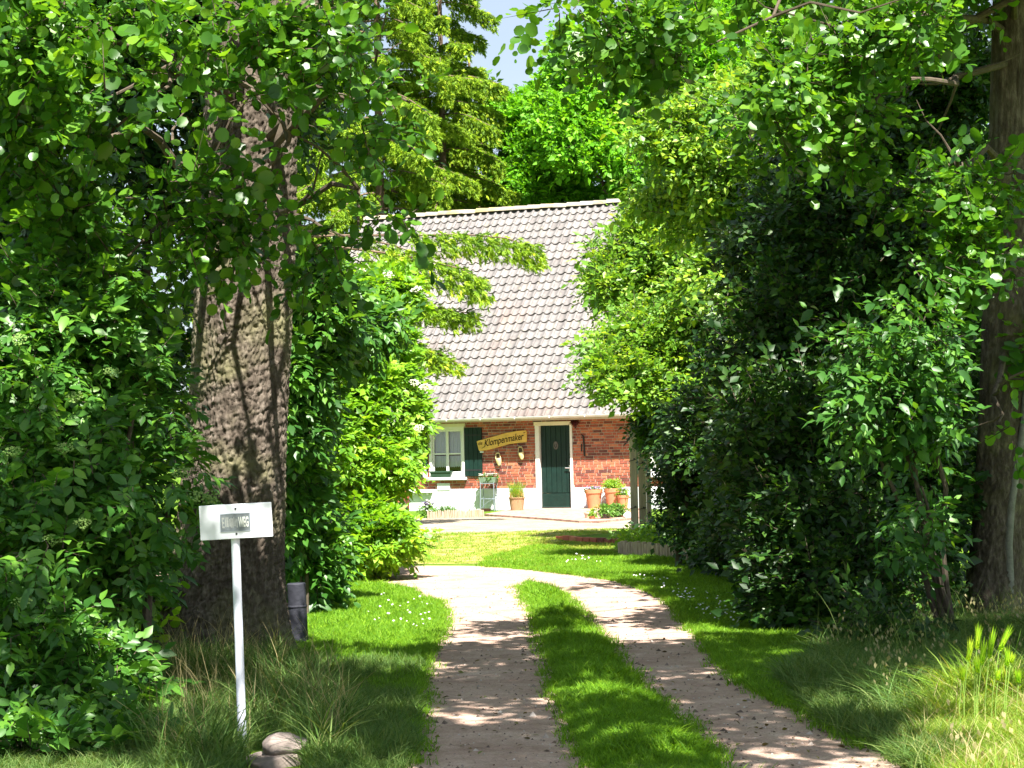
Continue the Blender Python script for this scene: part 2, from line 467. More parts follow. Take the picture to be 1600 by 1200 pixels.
def limbs(parent, base, root, targets, r0, m, seed=1, twigs=2, name='branch', sag=0.08):
    """each limb with its twigs is one part"""
    r = random.Random(seed); base = Vector(base)
    for j, (p0, p1) in enumerate(targets):
        mb = MB(); pts = [q - base for q in limb_points(p0, p1, sag, 8, seed + j)]
        n = len(pts); mb.tube(pts, [r0 * (1 - 0.82 * i / (n - 1)) for i in range(n)], 7)
        for k in range(twigs):
            i = r.randint(2, n - 2); L = (pts[-1] - pts[0]).length
            d = Vector((r.uniform(-1, 1), r.uniform(-1, 1), r.uniform(-0.5, 0.8))).normalized() * L * r.uniform(0.2, 0.42)
            tp = limb_points(pts[i], pts[i] + d, -0.05, 5, seed * 7 + j * 5 + k, 0.05)
            mb.tube(tp, [r0 * 0.34 * (1 - 0.8 * q / 4) for q in range(5)], 5)
        mb.obj(name, m, parent, smooth=True)

def B(px, py, dist, rx, ry=None, rd=None, w=1.0):
    """crown lump about a line of sight at a real distance; rx, ry as it measures in the view, rd its depth in metres"""
    ry = ry or rx
    s = dist / F_PX
    return (tuple(P(px, py, dist)), (rx * s, rd if rd else max(rx, ry) * s * 0.9, ry * s), w)

bark_twig = mat('twig_bark', (.12, .095, .07), .9, .15, .4, 20)
# ------------------------------------------------------------------ ground, driveway, yard
def ground_mat():
    m = bpy.data.materials.new('meadow_ground'); m.use_nodes = True
    nt = m.node_tree; b = nt.nodes['Principled BSDF']; b.inputs['Roughness'].default_value = 0.95; b.inputs['Specular IOR Level'].default_value = 0.1
    geo = nt.nodes.new('ShaderNodeNewGeometry')
    n = nt.nodes.new('ShaderNodeTexNoise'); n.inputs['Scale'].default_value = 1.3; n.inputs['Detail'].default_value = 8; n.inputs['Roughness'].default_value = 0.7
    nt.links.new(geo.outputs['Position'], n.inputs[0])
    c = ramp(nt, n.outputs[0], [(0.3, (0.06, 0.12, 0.012)), (0.5, (0.10, 0.19, 0.015)), (0.7, (0.16, 0.25, 0.025))])
    nt.links.new(c, b.inputs['Base Color'])
    n2 = nt.nodes.new('ShaderNodeTexNoise'); n2.inputs['Scale'].default_value = 60
    nt.links.new(geo.outputs['Position'], n2.inputs[0])
    bp = nt.nodes.new('ShaderNodeBump'); bp.inputs['Strength'].default_value = 0.8; bp.inputs['Distance'].default_value = 0.03
    nt.links.new(n2.outputs[0], bp.inputs['Height']); nt.links.new(bp.outputs[0], b.inputs['Normal'])
    return m
def sheet_mat(name, cols, scale, grit, bump=0.5, gs=140):
    m = bpy.data.materials.new(name); m.use_nodes = True
    nt = m.node_tree; b = nt.nodes['Principled BSDF']; b.inputs['Roughness'].default_value = 0.95; b.inputs['Specular IOR Level'].default_value = 0.12
    geo = nt.nodes.new('ShaderNodeNewGeometry')
    n = nt.nodes.new('ShaderNodeTexNoise'); n.inputs['Scale'].default_value = scale; n.inputs['Detail'].default_value = 9; n.inputs['Roughness'].default_value = 0.72
    nt.links.new(geo.outputs['Position'], n.inputs[0])
    c = ramp(nt, n.outputs[0], cols)
    n2 = nt.nodes.new('ShaderNodeTexVoronoi'); n2.inputs['Scale'].default_value = gs
    nt.links.new(geo.outputs['Position'], n2.inputs[0])
    g = nt.nodes.new('ShaderNodeMapRange'); g.inputs[3].default_value, g.inputs[4].default_value = 1 - grit, 1 + grit
    nt.links.new(n2.outputs['Color'], g.inputs[0])
    mul = nt.nodes.new('ShaderNodeMix'); mul.data_type = 'RGBA'; mul.blend_type = 'MULTIPLY'; mul.inputs[0].default_value = 1.0
    nt.links.new(c, mul.inputs[6]); nt.links.new(g.outputs[0], mul.inputs[7]); nt.links.new(mul.outputs[2], b.inputs['Base Color'])
    n3 = nt.nodes.new('ShaderNodeTexNoise'); n3.inputs['Scale'].default_value = 35; n3.inputs['Detail'].default_value = 8
    nt.links.new(geo.outputs['Position'], n3.inputs[0])
    bp = nt.nodes.new('ShaderNodeBump'); bp.inputs['Strength'].default_value = bump; bp.inputs['Distance'].default_value = 0.03
    n4 = nt.nodes.new('ShaderNodeTexNoise'); n4.inputs['Scale'].default_value = 5; n4.inputs['Detail'].default_value = 6
    nt.links.new(geo.outputs['Position'], n4.inputs[0])
    b4 = nt.nodes.new('ShaderNodeBump'); b4.inputs['Strength'].default_value = bump; b4.inputs['Distance'].default_value = 0.12
    nt.links.new(n4.outputs[0], b4.inputs['Height']); nt.links.new(b4.outputs[0], bp.inputs['Normal'])
    nt.links.new(n3.outputs[0], bp.inputs['Height']); nt.links.new(bp.outputs[0], b.inputs['Normal'])
    return m
def sheet(name, poly, z, m):
    """flat polygon sheet with a slightly ragged rim"""
    bm = bmesh.new()
    n = len(poly); r = random.Random(len(name)); pts = []
    for i in range(n):
        a, b_ = Vector(poly[i]), Vector(poly[(i + 1) % n])
        k = max(1, int((b_ - a).length / 0.25))
        nn = Vector((-(b_ - a).y, (b_ - a).x, 0)).normalized()
        for j in range(k):
            pts.append(a.lerp(b_, j / k) + nn * (r.uniform(-0.06, 0.06) if j else 0))
    bm.free()
    v2, _, f2, *_ = delaunay_2d_cdt([Vector((p.x, p.y)) for p in pts], [], [list(range(len(pts)))], 1, 1e-5)
    me = bpy.data.meshes.new(name); me.from_pydata([(p.x, p.y, z) for p in v2], [], [tuple(f) for f in f2]); me.update(); me.materials.append(m)
    if me.polygons[0].normal.z < 0: me.flip_normals()
    return tag(link(name, me), kind='structure')
gm = MB(); gm.add([(-260, -60, 0), (260, -60, 0), (260, 420, 0), (-260, 420, 0)], [(0, 1, 2, 3)])
tag(gm.obj('ground', ground_mat()), kind='structure')

def PX(lst, z=0.0): return [G(x, y, z) for x, y in lst]
left_edge = [(600,912),(649,920),(675,939),(688,954),(686,984),(668,1017),(656,1044),(649,1081),(645,1130),(634,1197),(615,1290)]
right_edge = [(1560,1290),(1404,1194),(1366,1171),(1302,1142),(1267,1115),(1214,1095),(1162,1062),(1125,1032),(1099,995),(1069,961),(1046,937),(1012,920),(975,910),(919,901),(844,892),(750,885),(600,884)]
drive = PX(left_edge + right_edge)
far_l = [Vector((-9, drive[-1].y + 0.6, 0)), Vector((-9, drive[0].y - 0.2, 0))]
front = []
i0 = len(left_edge)
drive_poly = drive[:i0] + [Vector((drive[i0-1].x - 0.5, 4.5, 0)), Vector((-12, 3.5, 0)), Vector((-12, -4, 0)), Vector((14, -4, 0)), Vector((14, 3.5, 0)), Vector((5.5, 4.6, 0))] + drive[i0:] + far_l
sand = sheet_mat('sandy_drive', [(0.30, (0.23, 0.15, 0.115)), (0.43, (0.37, 0.255, 0.20)), (0.57, (0.45, 0.325, 0.26)), (0.72, (0.56, 0.43, 0.355))], 2.4, 0.22)
sheet('driveway', drive_poly, 0.004, sand)
strip_l = [(812,917),(825,940),(840,972),(859,1032),(877,1100),(904,1160),(925,1197),(960,1300)]
strip_r = [(1230,1300),(1121,1198),(1084,1145),(1035,1104),(994,1070),(949,1010),(922,980),(877,930),(850,917),(830,914)]
strip_poly = PX(strip_l + strip_r)
# the strip between the wheel tracks is a low mound
def mound(name, pl, pr, h, m):
    V, Fq = [], []
    n = len(pl)
    for i in range(n):
        for j in range(7):
            t = j / 6; q = pl[i].lerp(pr[i], t)
            V.append((q.x, q.y, 0.002 + h * math.sin(math.pi * t) ** 0.7 * (0.35 if i in (0,) else 1)))
    for i in range(n - 1):
        for j in range(6):
            Fq.append((i*7+j, i*7+j+1, (i+1)*7+j+1, (i+1)*7+j))
    me = mesh_np(name, np.array(V), np.array(Fq), m, smooth=True)
    if me.polygons[0].normal.z < 0: me.flip_normals()
    return tag(link(name, me), kind='structure')
def resample(pts, n):
    pts = [Vector(p) for p in pts]; L = [0]
    for a, b_ in zip(pts, pts[1:]): L.append(L[-1] + (b_ - a).length)
    out = []
    for i in range(n):
        s = L[-1] * i / (n - 1); k = 0
        while k < len(L) - 2 and L[k+1] < s: k += 1
        out.append(pts[k].lerp(pts[k+1], (s - L[k]) / max(L[k+1] - L[k], 1e-6)))
    return out
strip_L, strip_R = resample(PX(strip_l), 40), resample(PX(strip_r)[::-1], 40)
turf = sheet_mat('turf_soil', [(0.3, (0.06, 0.10, 0.015)), (0.55, (0.09, 0.16, 0.018)), (0.75, (0.16, 0.2, 0.03))], 2.2, 0.3)
mound('grass_strip', strip_L, strip_R, 0.035, turf)
dry = sheet_mat('dry_turf', [(0.3, (0.12, 0.20, 0.025)), (0.46, (0.24, 0.28, 0.05)), (0.54, (0.36, 0.30, 0.12)), (0.68, (0.42, 0.33, 0.22))], 1.3, 0.25)
dry_poly = PX([(560,884),(640,882),(760,881),(830,872),(860,850),(900,838),(960,832),(960,826),(860,829),(760,832),(640,834),(540,838)])
sheet('dry_lawn', dry_poly, 0.005, dry)
grav = sheet_mat('pale_gravel', [(0.3, (0.21, 0.175, 0.12)), (0.5, (0.32, 0.27, 0.20)), (0.7, (0.40, 0.35, 0.27))], 1.5, 0.25, 0.6, 60)
grav_poly = PX([(480,840),(640,836),(760,833),(860,829.5),(985,826),(1015,822),(1015,806),(930,812),(757,807.5),(640,808),(480,812)])
sheet('gravel_yard', grav_poly, 0.009, grav)

# ------------------------------------------------------------------ the farmhouse
white = mat('white_paint', (0.78, 0.78, 0.76), 0.5, 0.4, 0.08, 5)
cream = mat('cream_paint', (0.74, 0.70, 0.55), 0.5, 0.4, 0.1, 6)
limewash = mat('limewash', (0.72, 0.74, 0.78), 0.9, 0.1, 0.22, 2.5, 0.3, 30)
green_paint = mat('green_paint', (0.006, 0.027, 0.021), 0.5, 0.3, 0.3, 6, 0.15, 25)
black_iron = mat('black_iron', (0.02, 0.02, 0.022), 0.55, 0.4, 0.3, 20)
mortar = mat('mortar', (0.50, 0.44, 0.36), 0.95, 0.1, 0.25, 12, 0.4, 90)
steel = mat('bright_steel', (0.7, 0.7, 0.72), 0.35, 0.5, metal=0.8)
zinc = mat('zinc_gutter', (0.72, 0.72, 0.74), 0.5, 0.4, 0.12, 5)
soil = mat('potting_soil', (0.05, 0.035, 0.025), 0.95, 0.1, 0.4, 30)
brick_cols = [(0.0, (0.12, 0.045, 0.04)), (0.25, (0.24, 0.07, 0.05)), (0.5, (0.36, 0.10, 0.06)), (0.75, (0.44, 0.13, 0.075)), (1.0, (0.50, 0.19, 0.10))]
brick_m = piece_mat('brick', brick_cols, False); brick_s = piece_mat('brick', brick_cols, True)
tile_cols = [(0.0, (0.148, 0.136, 0.132)), (0.4, (0.182, 0.169, 0.164)), (0.75, (0.212, 0.197, 0.191)), (1.0, (0.232, 0.21, 0.188))]
tpatch = [((0.20, 0.135, 0.11), 0.7, 0.56, 0.72, 0.45), ((0.28, 0.245, 0.17), 3.2, 0.62, 0.74, 0.6), ((0.075, 0.068, 0.066), 1.4, 0.60, 0.78, 0.35)]
tile_m = piece_mat('roof_tile', tile_cols, False, 0.75, 0.3, tpatch); tile_s = piece_mat('roof_tile', tile_cols, True, 0.75, 0.3, tpatch)
ridge_m = piece_mat('ridge_tile', [(0.0, (0.26, 0.22, 0.17)), (0.5, (0.34, 0.31, 0.24)), (1.0, (0.42, 0.39, 0.32))], True, 0.85, 0.2, [((0.42, 0.33, 0.08), 1.3, 0.54, 0.66, 0.6)])

house = empty('farmhouse', HO, 'old brick farmhouse with steep grey tiled roof and dark green door', 'house', rz=-PHI)
X0, X1, WT = -7.4, 4.9, 2.30
OPEN = [(-3.33, -2.37, 0.84, 2.10), (-0.48, 0.48, 0.0, 2.14), (2.44, 3.40, 0.84, 2.10)]
def wall_boxes(mb, z0, z1, y0, y1):
    """boxes that fill the wall between z0 and z1, leaving the openings free"""
    zs = sorted({z0, z1} | {z for o in OPEN for z in o[2:] if z0 < z < z1})
    for a, b_ in zip(zs, zs[1:]):
        x = X0
        for o in OPEN:
            if o[2] < b_ - 1e-4 and o[3] > a + 1e-4:
                mb.box(x, o[0], y0, y1, a, b_); x = o[1]
        mb.box(x, X1, y0, y1, a, b_)
wb = MB(); wall_boxes(wb, 0.54, WT, 0.0, 0.24)
wall = wb.obj('wall', mortar, house)
gb = MB()
for x in (X0, X1 - 0.24):
    gb.add([(x, 0.24, 0), (x + .24, 0.24, 0), (x + .24, 10.6, 0), (x, 10.6, 0), (x, 0.24, 2.35), (x + .24, .24, 2.35), (x + .24, 10.6, 2.35), (x, 10.6, 2.35), (x, 5.42, 7.85), (x + .24, 5.42, 7.85)],
           [(3,2,1,0),(0,1,5,4),(2,3,7,6),(0,4,8,7,3),(1,2,6,9,5),(4,5,9,8),(6,7,8,9)])
gb.box(X0, X1, 10.36, 10.6, 0, 2.35)
gb.obj('gable_wall', brick_m, house)
pb = MB(); wall_boxes(pb, -0.1, 0.54, -0.032, 0.24)
plinth = pb.obj('plinth', limewash, house, bevel=0.008)

# bricks: Flemish bond, each standing 11 mm proud of the mortar
course, joint = 0.0695, 0.012
bricks = []
nz = int((WT - 0.555) / course)
for k in range(nz):
    z = 0.552 + k * course
    x = X0 - random.uniform(0, .3) + (0.0 if k % 2 else 0.16)
    j = k % 2
    while x < X1:
        L = (0.205 if j % 2 == 0 else 0.1) + random.uniform(-0.008, 0.008)
        a, b_ = x, x + L
        x = b_ + joint + random.uniform(-0.002, 0.003); j += 1
        for o in OPEN:
            if o[2] < z + course - 0.01 and o[3] > z + 0.005:
                if a >= o[0] - 0.01 and b_ <= o[1] + 0.01: a = b_ = 0
                elif a < o[0] < b_: b_ = o[0] - 0.002
                elif a < o[1] < b_: a = o[1] + 0.002
                elif a < o[0] and b_ > o[1]: b_ = o[0] - 0.002
        a, b_ = max(a, X0), min(b_, X1)
        if b_ - a > 0.03: bricks.append((a, b_, z, z + course - joint + random.uniform(-0.002, 0.001)))
def brick_shape(mb, a, b_, z0, z1, t, p=0.011):
    y1, y0, c = 0.004, -p, 0.003
    mb.add([(a, y1, z0), (b_, y1, z0), (b_, y1, z1), (a, y1, z1), (a + c, y0, z0 + c), (b_ - c, y0, z0 + c), (b_ - c, y0, z1 - c), (a + c, y0, z1 - c)],
           [(4,5,6,7),(0,1,5,4),(1,2,6,5),(2,3,7,6),(3,0,4,7)], t)
def vis_rank(b_):
    x = (b_[0] + b_[1]) / 2
    return (b_[1] - b_[0]) + (0.3 if -2.3 < x < 2.0 else 0) - 0.004 * abs(x)
bricks.sort(key=vis_rank, reverse=True)
bm_cache = {}
for a, b_, z0, z1 in bricks[:300]:
    key = round((b_ - a) / 0.01)
    if key not in bm_cache:
        q = MB(); w = key * 0.005; brick_shape(q, -w, w, -0.0285, 0.0285, 0.5); bm_cache[key] = q.mesh('brick', brick_s)
    o = link('brick', bm_cache[key], wall, ((a + b_) / 2, random.uniform(-0.002, 0.001), (z0 + z1) / 2))
    o.scale.x = (b_ - a) / (key * 0.01)
rb = MB()
for a, b_, z0, z1 in bricks[300:]: brick_shape(rb, a, b_, z0, z1, min(1, max(0, random.gauss(0.5, 0.27))), 0.011 + random.uniform(-0.001, 0.002))
tag(rb.obj('brickwork', brick_m, wall), kind='stuff')

# roof: S-shaped clay pans on a 45 degree slope
EY, EZ, SL = -0.46, 2.30, 8.28
ca = sa = math.sqrt(0.5)
roof_mb = MB()
def slope_pt(x, d, n=0.0): return Vector((x, EY + d * ca - n * sa, EZ + d * sa + n * ca))
roof_mb.add([slope_pt(X0 - .15, 0, -.10), slope_pt(X1 + .15, 0, -.10), slope_pt(X1 + .15, SL, -.10), slope_pt(X0 - .15, SL, -.10),
             slope_pt(X0 - .15, 0, -.05), slope_pt(X1 + .15, 0, -.05), slope_pt(X1 + .15, SL, -.05), slope_pt(X0 - .15, SL, -.05)],
            [(3,2,1,0),(4,5,6,7),(0,1,5,4),(1,2,6,5),(2,3,7,6),(3,0,4,7)])
yr, zr = EY + SL * ca, EZ + SL * sa
roof_mb.add([(X0 - .15, yr, zr - .07), (X1 + .15, yr, zr - .07), (X1 + .15, 2 * yr - EY, EZ), (X0 - .15, 2 * yr - EY, EZ)], [(0, 1, 2, 3)])
roof = roof_mb.obj('roof', tile_m, house)
PW, PL = 0.226, 0.3184
def pan_profile(nseg=9):
    pr = []
    for i in range(nseg + 1):
        u = i / nseg * 1.12
        if u < 0.76: h = -0.036 * math.sin(math.pi * u / 0.76) ** 0.8 if 0 < u < .76 else 0
        else: h = 0.03 * math.sin(math.pi * (u - 0.76) / 0.40)
        pr.append((u * PW, h))
    return pr
def pan_shape(mb, M, t):
    pr = pan_profile(); n = len(pr); th = 0.020; vs = []
    for (y, lift) in ((0.0, 0.038), (PL * 1.16, 0.0)):
        for x, h in pr: vs.append(M @ Vector((x, y, h + lift)))
    for x, h in pr: vs.append(M @ Vector((x, 0.0, h + 0.038 - th)))
    for x, h in pr: vs.append(M @ Vector((x, 0.05, h + 0.036 - th)))
    fs = []
    for i in range(n - 1):
        fs += [(i, i+1, n+i+1, n+i), (2*n+i, 2*n+i+1, i+1, i), (3*n+i, 3*n+i+1, 2*n+i+1, 2*n+i)]
    mb.add(vs, fs, t)
SM = Matrix(((1, 0, 0, 0), (0, ca, -sa, 0), (0, sa, ca, 0), (0, 0, 0, 1)))
tiles = []
cols_n = int((X1 - X0 + 0.3) / PW)
for r_ in range(26):
    for c_ in range(cols_n):
        x = X0 - 0.15 + c_ * PW
        tiles.append((x, r_ * PL - 0.04))
def tile_rank(t):
    w = HM @ slope_pt(t[0] + .1, t[1] + .1); q = CM3.inverted() @ (w - C0)
    px, py = 800 + F_PX * q.x / -q.z, 600 - F_PX * q.y / -q.z
    free = 665 + (640 - py) * 0.12 < px < 935 and py > 415
    return (1000 if free else 0) + py
tiles.sort(key=tile_rank, reverse=True)
q = MB(); pan_shape(q, Matrix.Identity(4), 0.5); pan_me = q.mesh('roof_tile', tile_s, smooth=True)
def tile_matrix(x, d):
    j = Matrix.Rotation(random.gauss(0, 0.010), 4, 'Z') @ Matrix.Rotation(random.gauss(0, 0.007), 4, 'X')
    return Matrix.Translation(slope_pt(x, d + random.gauss(0, 0.004), random.gauss(0, 0.002))) @ SM @ j
for x, d in tiles[:300]:
    o = link('roof_tile', pan_me, roof); o.matrix_local = tile_matrix(x, d)
tb = MB()
for x, d in tiles[300:]: pan_shape(tb, tile_matrix(x, d), min(1, max(0, random.gauss(0.5, 0.25))))
tag(tb.obj('tiling', tile_m, roof, smooth=True), kind='stuff')
rq = MB(); vs = []
for yy, rad in ((0, 0.125), (0.42, 0.112)):
    for k in range(9):
        a = math.pi * k / 8; vs.append((yy, -rad * 1.05 * math.cos(a), rad * math.sin(a) - 0.045))
rq.add(vs, [(k, k+1, 10+k, 9+k) for k in range(8)] + [tuple(range(9))[::-1]])
ridge_me = rq.mesh('ridge_tile', ridge_m, smooth=True)
for k in range(int((X1 - X0 + .3) / 0.385)):
    o = link('ridge_tile', ridge_me, roof, (X0 - .15 + k * 0.385, yr, zr + 0.035 + random.uniform(-.008, .008)))
    o.rotation_euler = (random.gauss(0, .02), random.gauss(0.015, .012), 0)

# gutter: half-round trough on brackets, slightly out of level
gt = MB(); pr = []
for k in range(9):
    a = math.pi + math.pi * k / 8; pr.append((0.062 * math.cos(a), 0.062 * math.sin(a)))
outer = pr; inner = [(x * 0.93, y * 0.93) for x, y in pr[::-1]]
ring = outer + inner; vs = []
for x, dz in ((X0 - .2, -0.035), (X1 + .2, 0.035)):
    for (yy, zz) in ring: vs.append((x, -0.515 + yy, 2.292 + zz + dz))
n = len(ring)
gt.add(vs, [(i, (i+1) % n, n + (i+1) % n, n + i) for i in range(n)] + [tuple(range(n))[::-1], tuple(range(n, 2*n))])
gutter = gt.obj('gutter', zinc, house, smooth=True)
bk = MB(); bk.box(-0.012, 0.012, -0.585, -0.44, 0, 0.006); bk.box(-0.012, 0.012, -0.588, -0.582, -0.06, 0.006)
bme = bk.mesh('bracket', zinc)
for k in range(14):
    x = X0 + 0.3 + k * 0.9
    link('bracket', bme, gutter, (x, 0, 2.292 + 0.07 * (x - X0) / (X1 - X0) - 0.03))
sf = MB(); sf.box(X0, X1, -0.44, -0.005, 2.20, 2.225); sf.box(X0, X1, -0.455, -0.43, 2.19, 2.30)
sf.obj('eaves_board', mat('eaves_board', (0.55, 0.45, 0.36), 0.7, 0.2, 0.2, 8), house)

# windows
def glass_mat():
    m = bpy.data.materials.new('window_glass'); m.use_nodes = True; nt = m.node_tree
    out = nt.nodes['Material Output']; nt.nodes.remove(nt.nodes['Principled BSDF'])
    t = nt.nodes.new('ShaderNodeBsdfTransparent'); t.inputs[0].default_value = (0.96, 0.97, 0.98, 1)
    g = nt.nodes.new('ShaderNodeBsdfGlossy'); g.inputs['Roughness'].default_value = 0.02
    f = nt.nodes.new('ShaderNodeFresnel'); f.inputs[0].default_value = 1.5
    mx = nt.nodes.new('ShaderNodeMixShader')
    nt.links.new(f.outputs[0], mx.inputs[0]); nt.links.new(t.outputs[0], mx.inputs[1]); nt.links.new(g.outputs[0], mx.inputs[2]); nt.links.new(mx.outputs[0], out.inputs[0])
    return m
glass = glass_mat()
lace = leaf_mat('lace_curtain', (0.74, 0.74, 0.82), (0.8, 0.8, 0.88), (0.84, 0.84, 0.9), 0.06, 0.9, 0.1, tgain=0.9)
def window(x0, x1, z0, z1):
    w = MB()
    w.box(x0, x1, -0.03, 0.10, z1 - 0.075, z1)
    w.box(x0, x0 + 0.075, -0.028, 0.10, z0 + .075, z1 - 0.075); w.box(x1 - 0.075, x1, -0.028, 0.10, z0 + .075, z1 - 0.075)
    w.box(x0, x1, -0.026, 0.10, z0, z0 + 0.075)
    win = w.obj('window', white, house, bevel=0.004)
    hd = MB(); hd.box(x0 - .01, x1 + .03, -0.045, -0.012, z1 - .002, z1 + 0.075); hd.obj('head_board', cream, win)
    s = MB(); a, b_, c, d = x0 + .076, x1 - .076, z0 + .076, z1 - .076; mid, rail = (a + b_) / 2, c + (d - c) * 0.46
    y0, y1 = 0.03, 0.07
    s.box(a, b_, y0, y1, d - .045, d); s.box(a, b_, y0, y1, c, c + .06)
    s.box(a, a + .045, y0, y1, c + .06, d - .045); s.box(b_ - .045, b_, y0, y1, c + .06, d - .045)
    s.box(mid - .035, mid + .035, y0 - .006, y1, c + .06, d - .045)
    s.box(a + .045, mid - .035, y0, y1, rail - .02, rail + .02); s.box(mid + .035, b_ - .045, y0, y1, rail - .02, rail + .02)
    s.obj('sash', white, win, bevel=0.003)
    for (u0, u1) in ((a + .045, mid - .035), (mid + .035, b_ - .045)):
        for (v0, v1) in ((c + .06, rail - .02), (rail + .02, d - .045)):
            p = MB(); p.box(u0, u1, 0.046, 0.052, v0, v1); p.obj('pane', glass, win)
    for (u0, u1) in ((a, mid - .03), (mid + .03, b_)):
        for (v0, v1) in ((c + 0.16, rail - .05), (rail + .01, d)):
            V, Fq = [], []; nn = 40
            for i in range(nn + 1):
                u = u0 + (u1 - u0) * i / nn
                yy = 0.10 + 0.014 * math.sin(i * 1.25 + u0) + 0.008 * math.sin(i * 0.5)
                sc = 0.03 * abs(math.sin(i * 0.5)) if v0 < rail - .2 else 0.0
                V += [(u, yy, v0 + sc), (u, yy + 0.01, v1)]
            for i in range(nn): Fq.append((2*i, 2*i+2, 2*i+3, 2*i+1))
            link('curtain', mesh_np('curtain', np.array(V), np.array(Fq), lace, np.random.default_rng(3).uniform(0, 1, nn), True), win)
    st = MB(); st.box(x0 - .06, x1 + .06, -0.13, 0.02, z0 - 0.07, z0 - 0.002); st.obj('sill', white, win, bevel=0.008)
    return win
window(-3.33, -2.37, 0.84, 2.10)
window(2.44, 3.40, 0.84, 2.10)
def shutter(x0, x1, z0, z1, side):
    s = MB(); n = 4; wd = (x1 - x0) / n
    s.box(x0, x1, -0.036, -0.016, z0, z1)
    sh = s.obj('shutter', green_paint, house)
    for i in range(n):
        b_ = MB(); b_.box(x0 + i * wd + .004, x0 + (i + 1) * wd - .004, -0.052, -0.037, z0 + .003, z1 - .003); b_.obj('board', green_paint, sh, bevel=0.003)
    for z in (z0 + .14, z1 - .2):
        h = MB(); h.box(x0 + .02, x1 - .02, -0.057, -0.0525, z, z + .035); h.obj('hinge_strap', black_iron, sh)
    c = MB(); cx = x1 + 0.01 if side > 0 else x0 - .01
    c.box(cx - .055, cx + .045, -0.072, -0.058, (z0 + z1) / 2 - .02, (z0 + z1) / 2 + .016); c.obj('catch', steel, sh, bevel=0.003)
shutter(-2.355, -1.89, 0.85, 2.06, 1)
shutter(-3.83, -3.365, 0.85, 2.06, -1)
shutter(1.97, 2.425, 0.85, 2.06, -1)
vt = MB(); a, b_ = W(684, 755), W(704, 766)
vt.box(a.x, b_.x, -0.05, -0.014, b_.z, a.z); vt.obj('vent_cover', mat('grey_board', (0.62, 0.64, 0.66), .8, .2, .1, 6), house, bevel=0.004)
# iron wall anchor
an = MB(); a, b_ = W(912, 682), W(914, 713)
an.tube([(a.x, -0.03, a.z), (a.x + .015, -0.03, (a.z + b_.z) / 2), (b_.x, -0.03, b_.z)], 0.022, 8); an.tube([(a.x - .06, -.025, b_.z + .12), (a.x - .05, -.025, b_.z + .30)], 0.016, 6)
an.tube([(a.x, -0.03, a.z), (a.x - 0.05, -0.03, a.z + .05)], [0.018, 0.012], 6)
an.obj('wall_anchor', black_iron, house, smooth=True)

# front door
dr = MB()
dr.box(-0.48, -0.37, -0.045, 0.14, 0.0, 2.085); dr.box(0.42, 0.48, -0.043, 0.14, 0.0, 2.085)
dr.box(-0.48, 0.48, -0.03, 0.14, 2.085, 2.135)
dfr = dr.obj('door_frame', white, house, bevel=0.004)
hb = MB(); hb.box(-0.50, 0.50, -0.075, -0.046, 2.07, 2.165); hb.obj('head_board', cream, dfr, bevel=0.004)
th = MB(); th.box(-0.40, 0.47, -0.14, 0.135, -0.02, 0.045); th.obj('threshold', mat('threshold_stone', (0.5, 0.51, 0.52), .7, .2, .15, 8), dfr, bevel=0.008)
db = MB(); db.box(-0.368, 0.418, 0.085, 0.125, 0.05, 2.083); door = db.obj('door', green_paint, house)
nb = 6; bw = 0.786 / nb
for i in range(nb):
    p = MB(); p.box(-0.368 + i * bw + .005, -0.368 + (i + 1) * bw - .005, 0.066, 0.084, 0.42, 2.08); p.obj('plank', green_paint, door, bevel=0.004)
p = MB(); p.box(-0.365, 0.415, 0.058, 0.084, 0.055, 0.40); p.obj('kick_board', green_paint, door, bevel=0.006)
p = MB(); p.box(-0.368, 0.418, 0.035, 0.083, 0.046, 0.09); p.obj('weather_bar', green_paint, door, bevel=0.01)
p = MB(); p.tube([(0.385, 0.083, 1.02), (0.385, 0.02, 1.02)], 0.012, 8); p.tube([(0.40, 0.015, 1.02), (0.27, 0.012, 1.025)], 0.012, 8); p.box(0.355, 0.41, .06, .066, .93, 1.09)
p.obj('handle', steel, door, smooth=True)
p = MB(); c = W(869, 696, 0.08)
p.lathe([(0.0, 0), (0.055, 0), (0.075, 0.01), (0.075, 0.02), (0.05, 0.028), (0.0, 0.028)], 20, cap=False)
o = p.obj('door_ornament', mat('carved_wood', (0.13, 0.13, 0.12), .7, .2, .4, 30, .6, 60), door, (c.x, 0.066, c.z), smooth=True); o.rotation_euler = (math.pi / 2, 0, 0); o.scale = (0.85, 1.35, 1)
p = MB(); p.tube([(c.x, .05, c.z + .05), (c.x + .035, .04, c.z - .01), (c.x, .035, c.z - .06), (c.x - .035, .04, c.z - .01), (c.x, .05, c.z + .05)], .009, 6); p.obj('knocker', black_iron, door, smooth=True)

def HW(x, y, z=0.0): return HM @ Vector((x, y, z))
def hthing(name, x, y, z, label, cat, group=None): return empty(name, HW(x, y, z), label, cat, group, -PHI)

